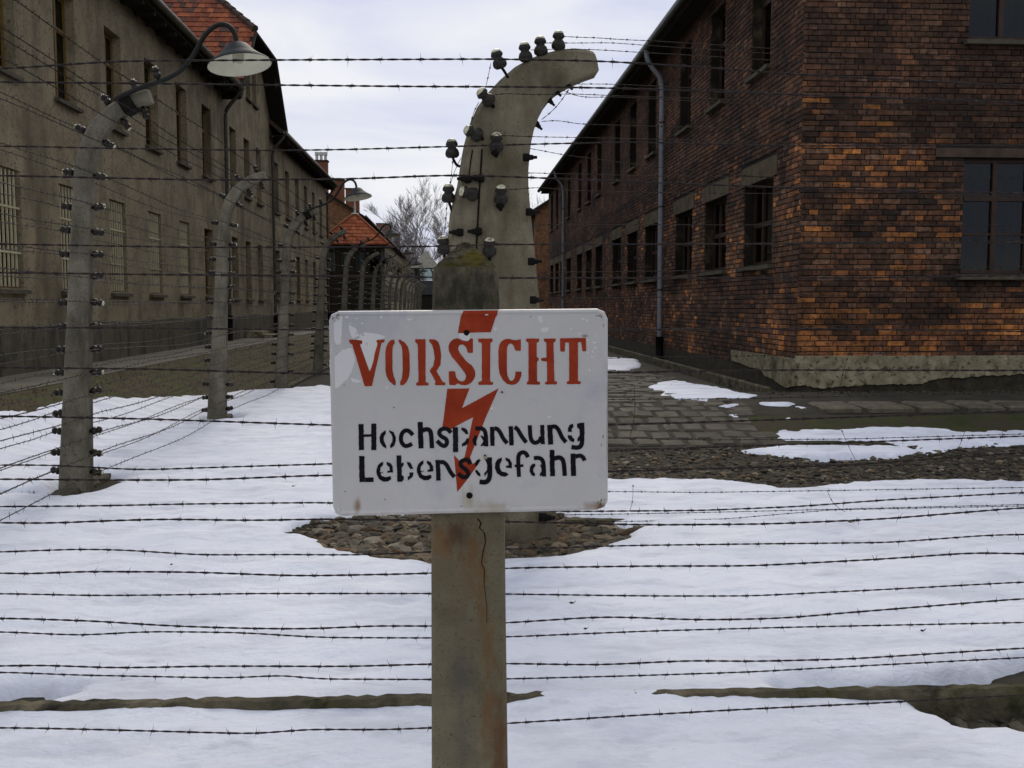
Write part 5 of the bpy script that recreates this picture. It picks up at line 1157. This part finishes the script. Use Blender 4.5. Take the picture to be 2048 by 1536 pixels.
WS1 = window_set(1.56, 1.31, 'frame_brown', 'glass', rows=(.5,), cols=(.33, .67), curtain=True, dep=.17); WS2 = window_set(1.0, 1.70, 'frame_brown', 'glass_dark', rows=(.66,), dep=.17)
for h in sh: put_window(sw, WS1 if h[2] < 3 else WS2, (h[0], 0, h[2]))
# rendered plinth with broken lower edge
bot = [(1592, 770), (1620, 772), (1645, 777), (1672, 773), (1700, 772), (1735, 770), (1760, 769), (1790, 768), (1825, 769), (1842, 768), (1862, 760), (1890, 755), (1930, 755), (1960, 752), (2000, 751), (2048, 748)]
B_ = [onY(px, py, YR - .03) for px, py in bot]; zt = .768
poly = [(p[0] - XR - .03, -.035, p[2] - .35) for p in jag([(q[0] * 100, q[2] * 100) for q in []])] if False else None
edge = []
for p, q in zip(B_[:-1], B_[1:]):
    for k in range(6): edge.append(p + (q - p) * k / 6 + [0, 0, random.uniform(-.012, .012) if k else 0])
edge.append(B_[-1]); ex = [(e[0] - XR, e[2] + ZB) for e in edge]; ex[0] = (-.03, ex[0][1]); ex.append((WID, .55 + ZB))
mb = MB(); V = []
for (x, z) in ex: zz_ = zt + ZB + random.uniform(-.004, .002); V += [(x, .0, z), (x, -.045, z), (x, -.035 + random.uniform(-.004, .004), (z + zz_) / 2), (x, -.035, zz_), (x, .0, zz_ + .012)]
n = len(ex); mb.add(V, [(5 * i + k, 5 * i + 5 + k, 5 * i + 6 + k, 5 * i + 1 + k) for i in range(n - 1) for k in range(4)] + [(0, 1, 2, 3, 4)]); obj('plinth_render', mb, M['render_grey'], wl)
obj('foundation', MB().box(-.02, WID, -.012, .0, -.4, zt + ZB - .02), M['rubble'], wl)
obj('foundation', MB().box(0, LEN + .0, -.014, .0, -.4, .515 + ZB), M['rubble'], sw)
ep = [(1462, 700), (1520, 708), (1590, 717), (1590, 772), (1572, 776), (1558, 768), (1545, 758), (1530, 752), (1520, 738), (1500, 735), (1480, 726), (1463, 722)]
P = [onX(px, py, XR - .03) for px, py in ep]; PL_ = [(LEN - (p[1] - YR), 0, p[2] + ZB) for p in P]; PL_[2] = (LEN + .03, 0, PL_[2][2]); PL_[3] = (LEN + .03, 0, PL_[3][2])
mb = MB().prism(PL_, np.array([0, -.034, 0]), np.array([0, .0, 0])); obj('plinth_render', mb, M['render_grey'], sw)
# roof, soffit, gutter, downpipes
mb = MB(); ze = 7.36 + ZB; ov = .42
slab(mb, (-ov, -.25, ze), (-ov, LEN + .3, ze), (WID / 2, LEN + .3, ze + (WID / 2 + ov) * PT), (WID / 2, -.25, ze + (WID / 2 + ov) * PT), .14)
slab(mb, (WID + ov, -.25, ze), (WID + ov, LEN + .3, ze), (WID / 2, LEN + .3, ze + (WID / 2 + ov) * PT), (WID / 2, -.25, ze + (WID / 2 + ov) * PT), .14)
rb_ = obj('roof', mb, M['tile_dark'], BB); obj('soffit', MB().box(-ov + .03, .0, -.2, LEN + .25, ze - .19, ze - .155), M['dark_wood'], rb_)
obj('gutter', MB().tube([(-ov - .06, -.3, ze - .04), (-ov - .06, LEN + .35, ze - .04)], .08, 10), M['gutter'], rb_, True)
for px in (1320, 1126):
    y = onX(px, 560, XR - .1)[1] - YR
    pp = pipe(BB, [(-.10, y, .34), (-.10, y, 6.05), (-.14, y, 6.3), (-.36, y, 6.55), (-.46, y, 6.73), (-.47, y, 6.95)], .058, 'pipe', [(-.10, y, -.1), (-.10, y, .42)])

# ================================================================== BARE TREES
def bare_tree(x, y, h, label, seed, lv=6, spread=.5):
    rr = random.Random(seed); t = thing('bare_tree', label, 'tree', (x, y, 0)); tr = MB(); cr_ = MB()
    def grow(p, dv, L, r, lev):
        n = 3; pts = [p]
        for k in range(n):
            dv = dv + np.array([rr.gauss(0, .10), rr.gauss(0, .10), rr.gauss(.05, .06)]); dv /= np.linalg.norm(dv); pts.append(pts[-1] + dv * L / n)
        (tr if lev >= lv - 1 else cr_).tube(pts, np.linspace(r, r * .62, n + 1), 6 if lev >= lv - 1 else 3, cap=False)
        if lev == 0: return
        m = 5 if lev <= 1 else 4 if lev <= 3 else 3
        for k in range(m):
            q = pts[rr.choice([1, 2, 3, 3])]; a = rr.random() * 6.28; s = rr.uniform(.35, .9) * spread * 1.6
            nd_ = dv + s * np.array([math.cos(a), math.sin(a), rr.uniform(-.1, .35)]); nd_ /= np.linalg.norm(nd_)
            grow(q, nd_, L * rr.uniform(.62, .82), max(r * .55, .019), lev - 1)
    grow(np.zeros(3), np.array([0, 0, 1.]), h * .385, h * .014, lv)
    obj('trunk', tr, M['hazy_bark'], t); obj('crown', cr_, M['hazy_bark'], t)
def tree_at(px, Y, top, label, seed, lv=6):
    p = onY(px, 600, Y); z = onY(px, top, Y)[2]; bare_tree(p[0], Y, z, label, seed, lv)
tree_at(876, 150, 405, 'tall bare tree behind the watchtower', 11, 6); tree_at(822, 170, 455, 'bare tree beyond the end of the plastered blocks', 5, 6); tree_at(892, 190, 440, 'bare tree far off behind the thick curved post', 8, 6); tree_at(800, 185, 478, 'low bare tree behind the far chimneys', 21, 5); tree_at(846, 140, 500, 'small bare tree beside the watchtower', 33, 5)
tree_at(1090, 130, 385, 'bare tree top above the far brick block', 15, 5)
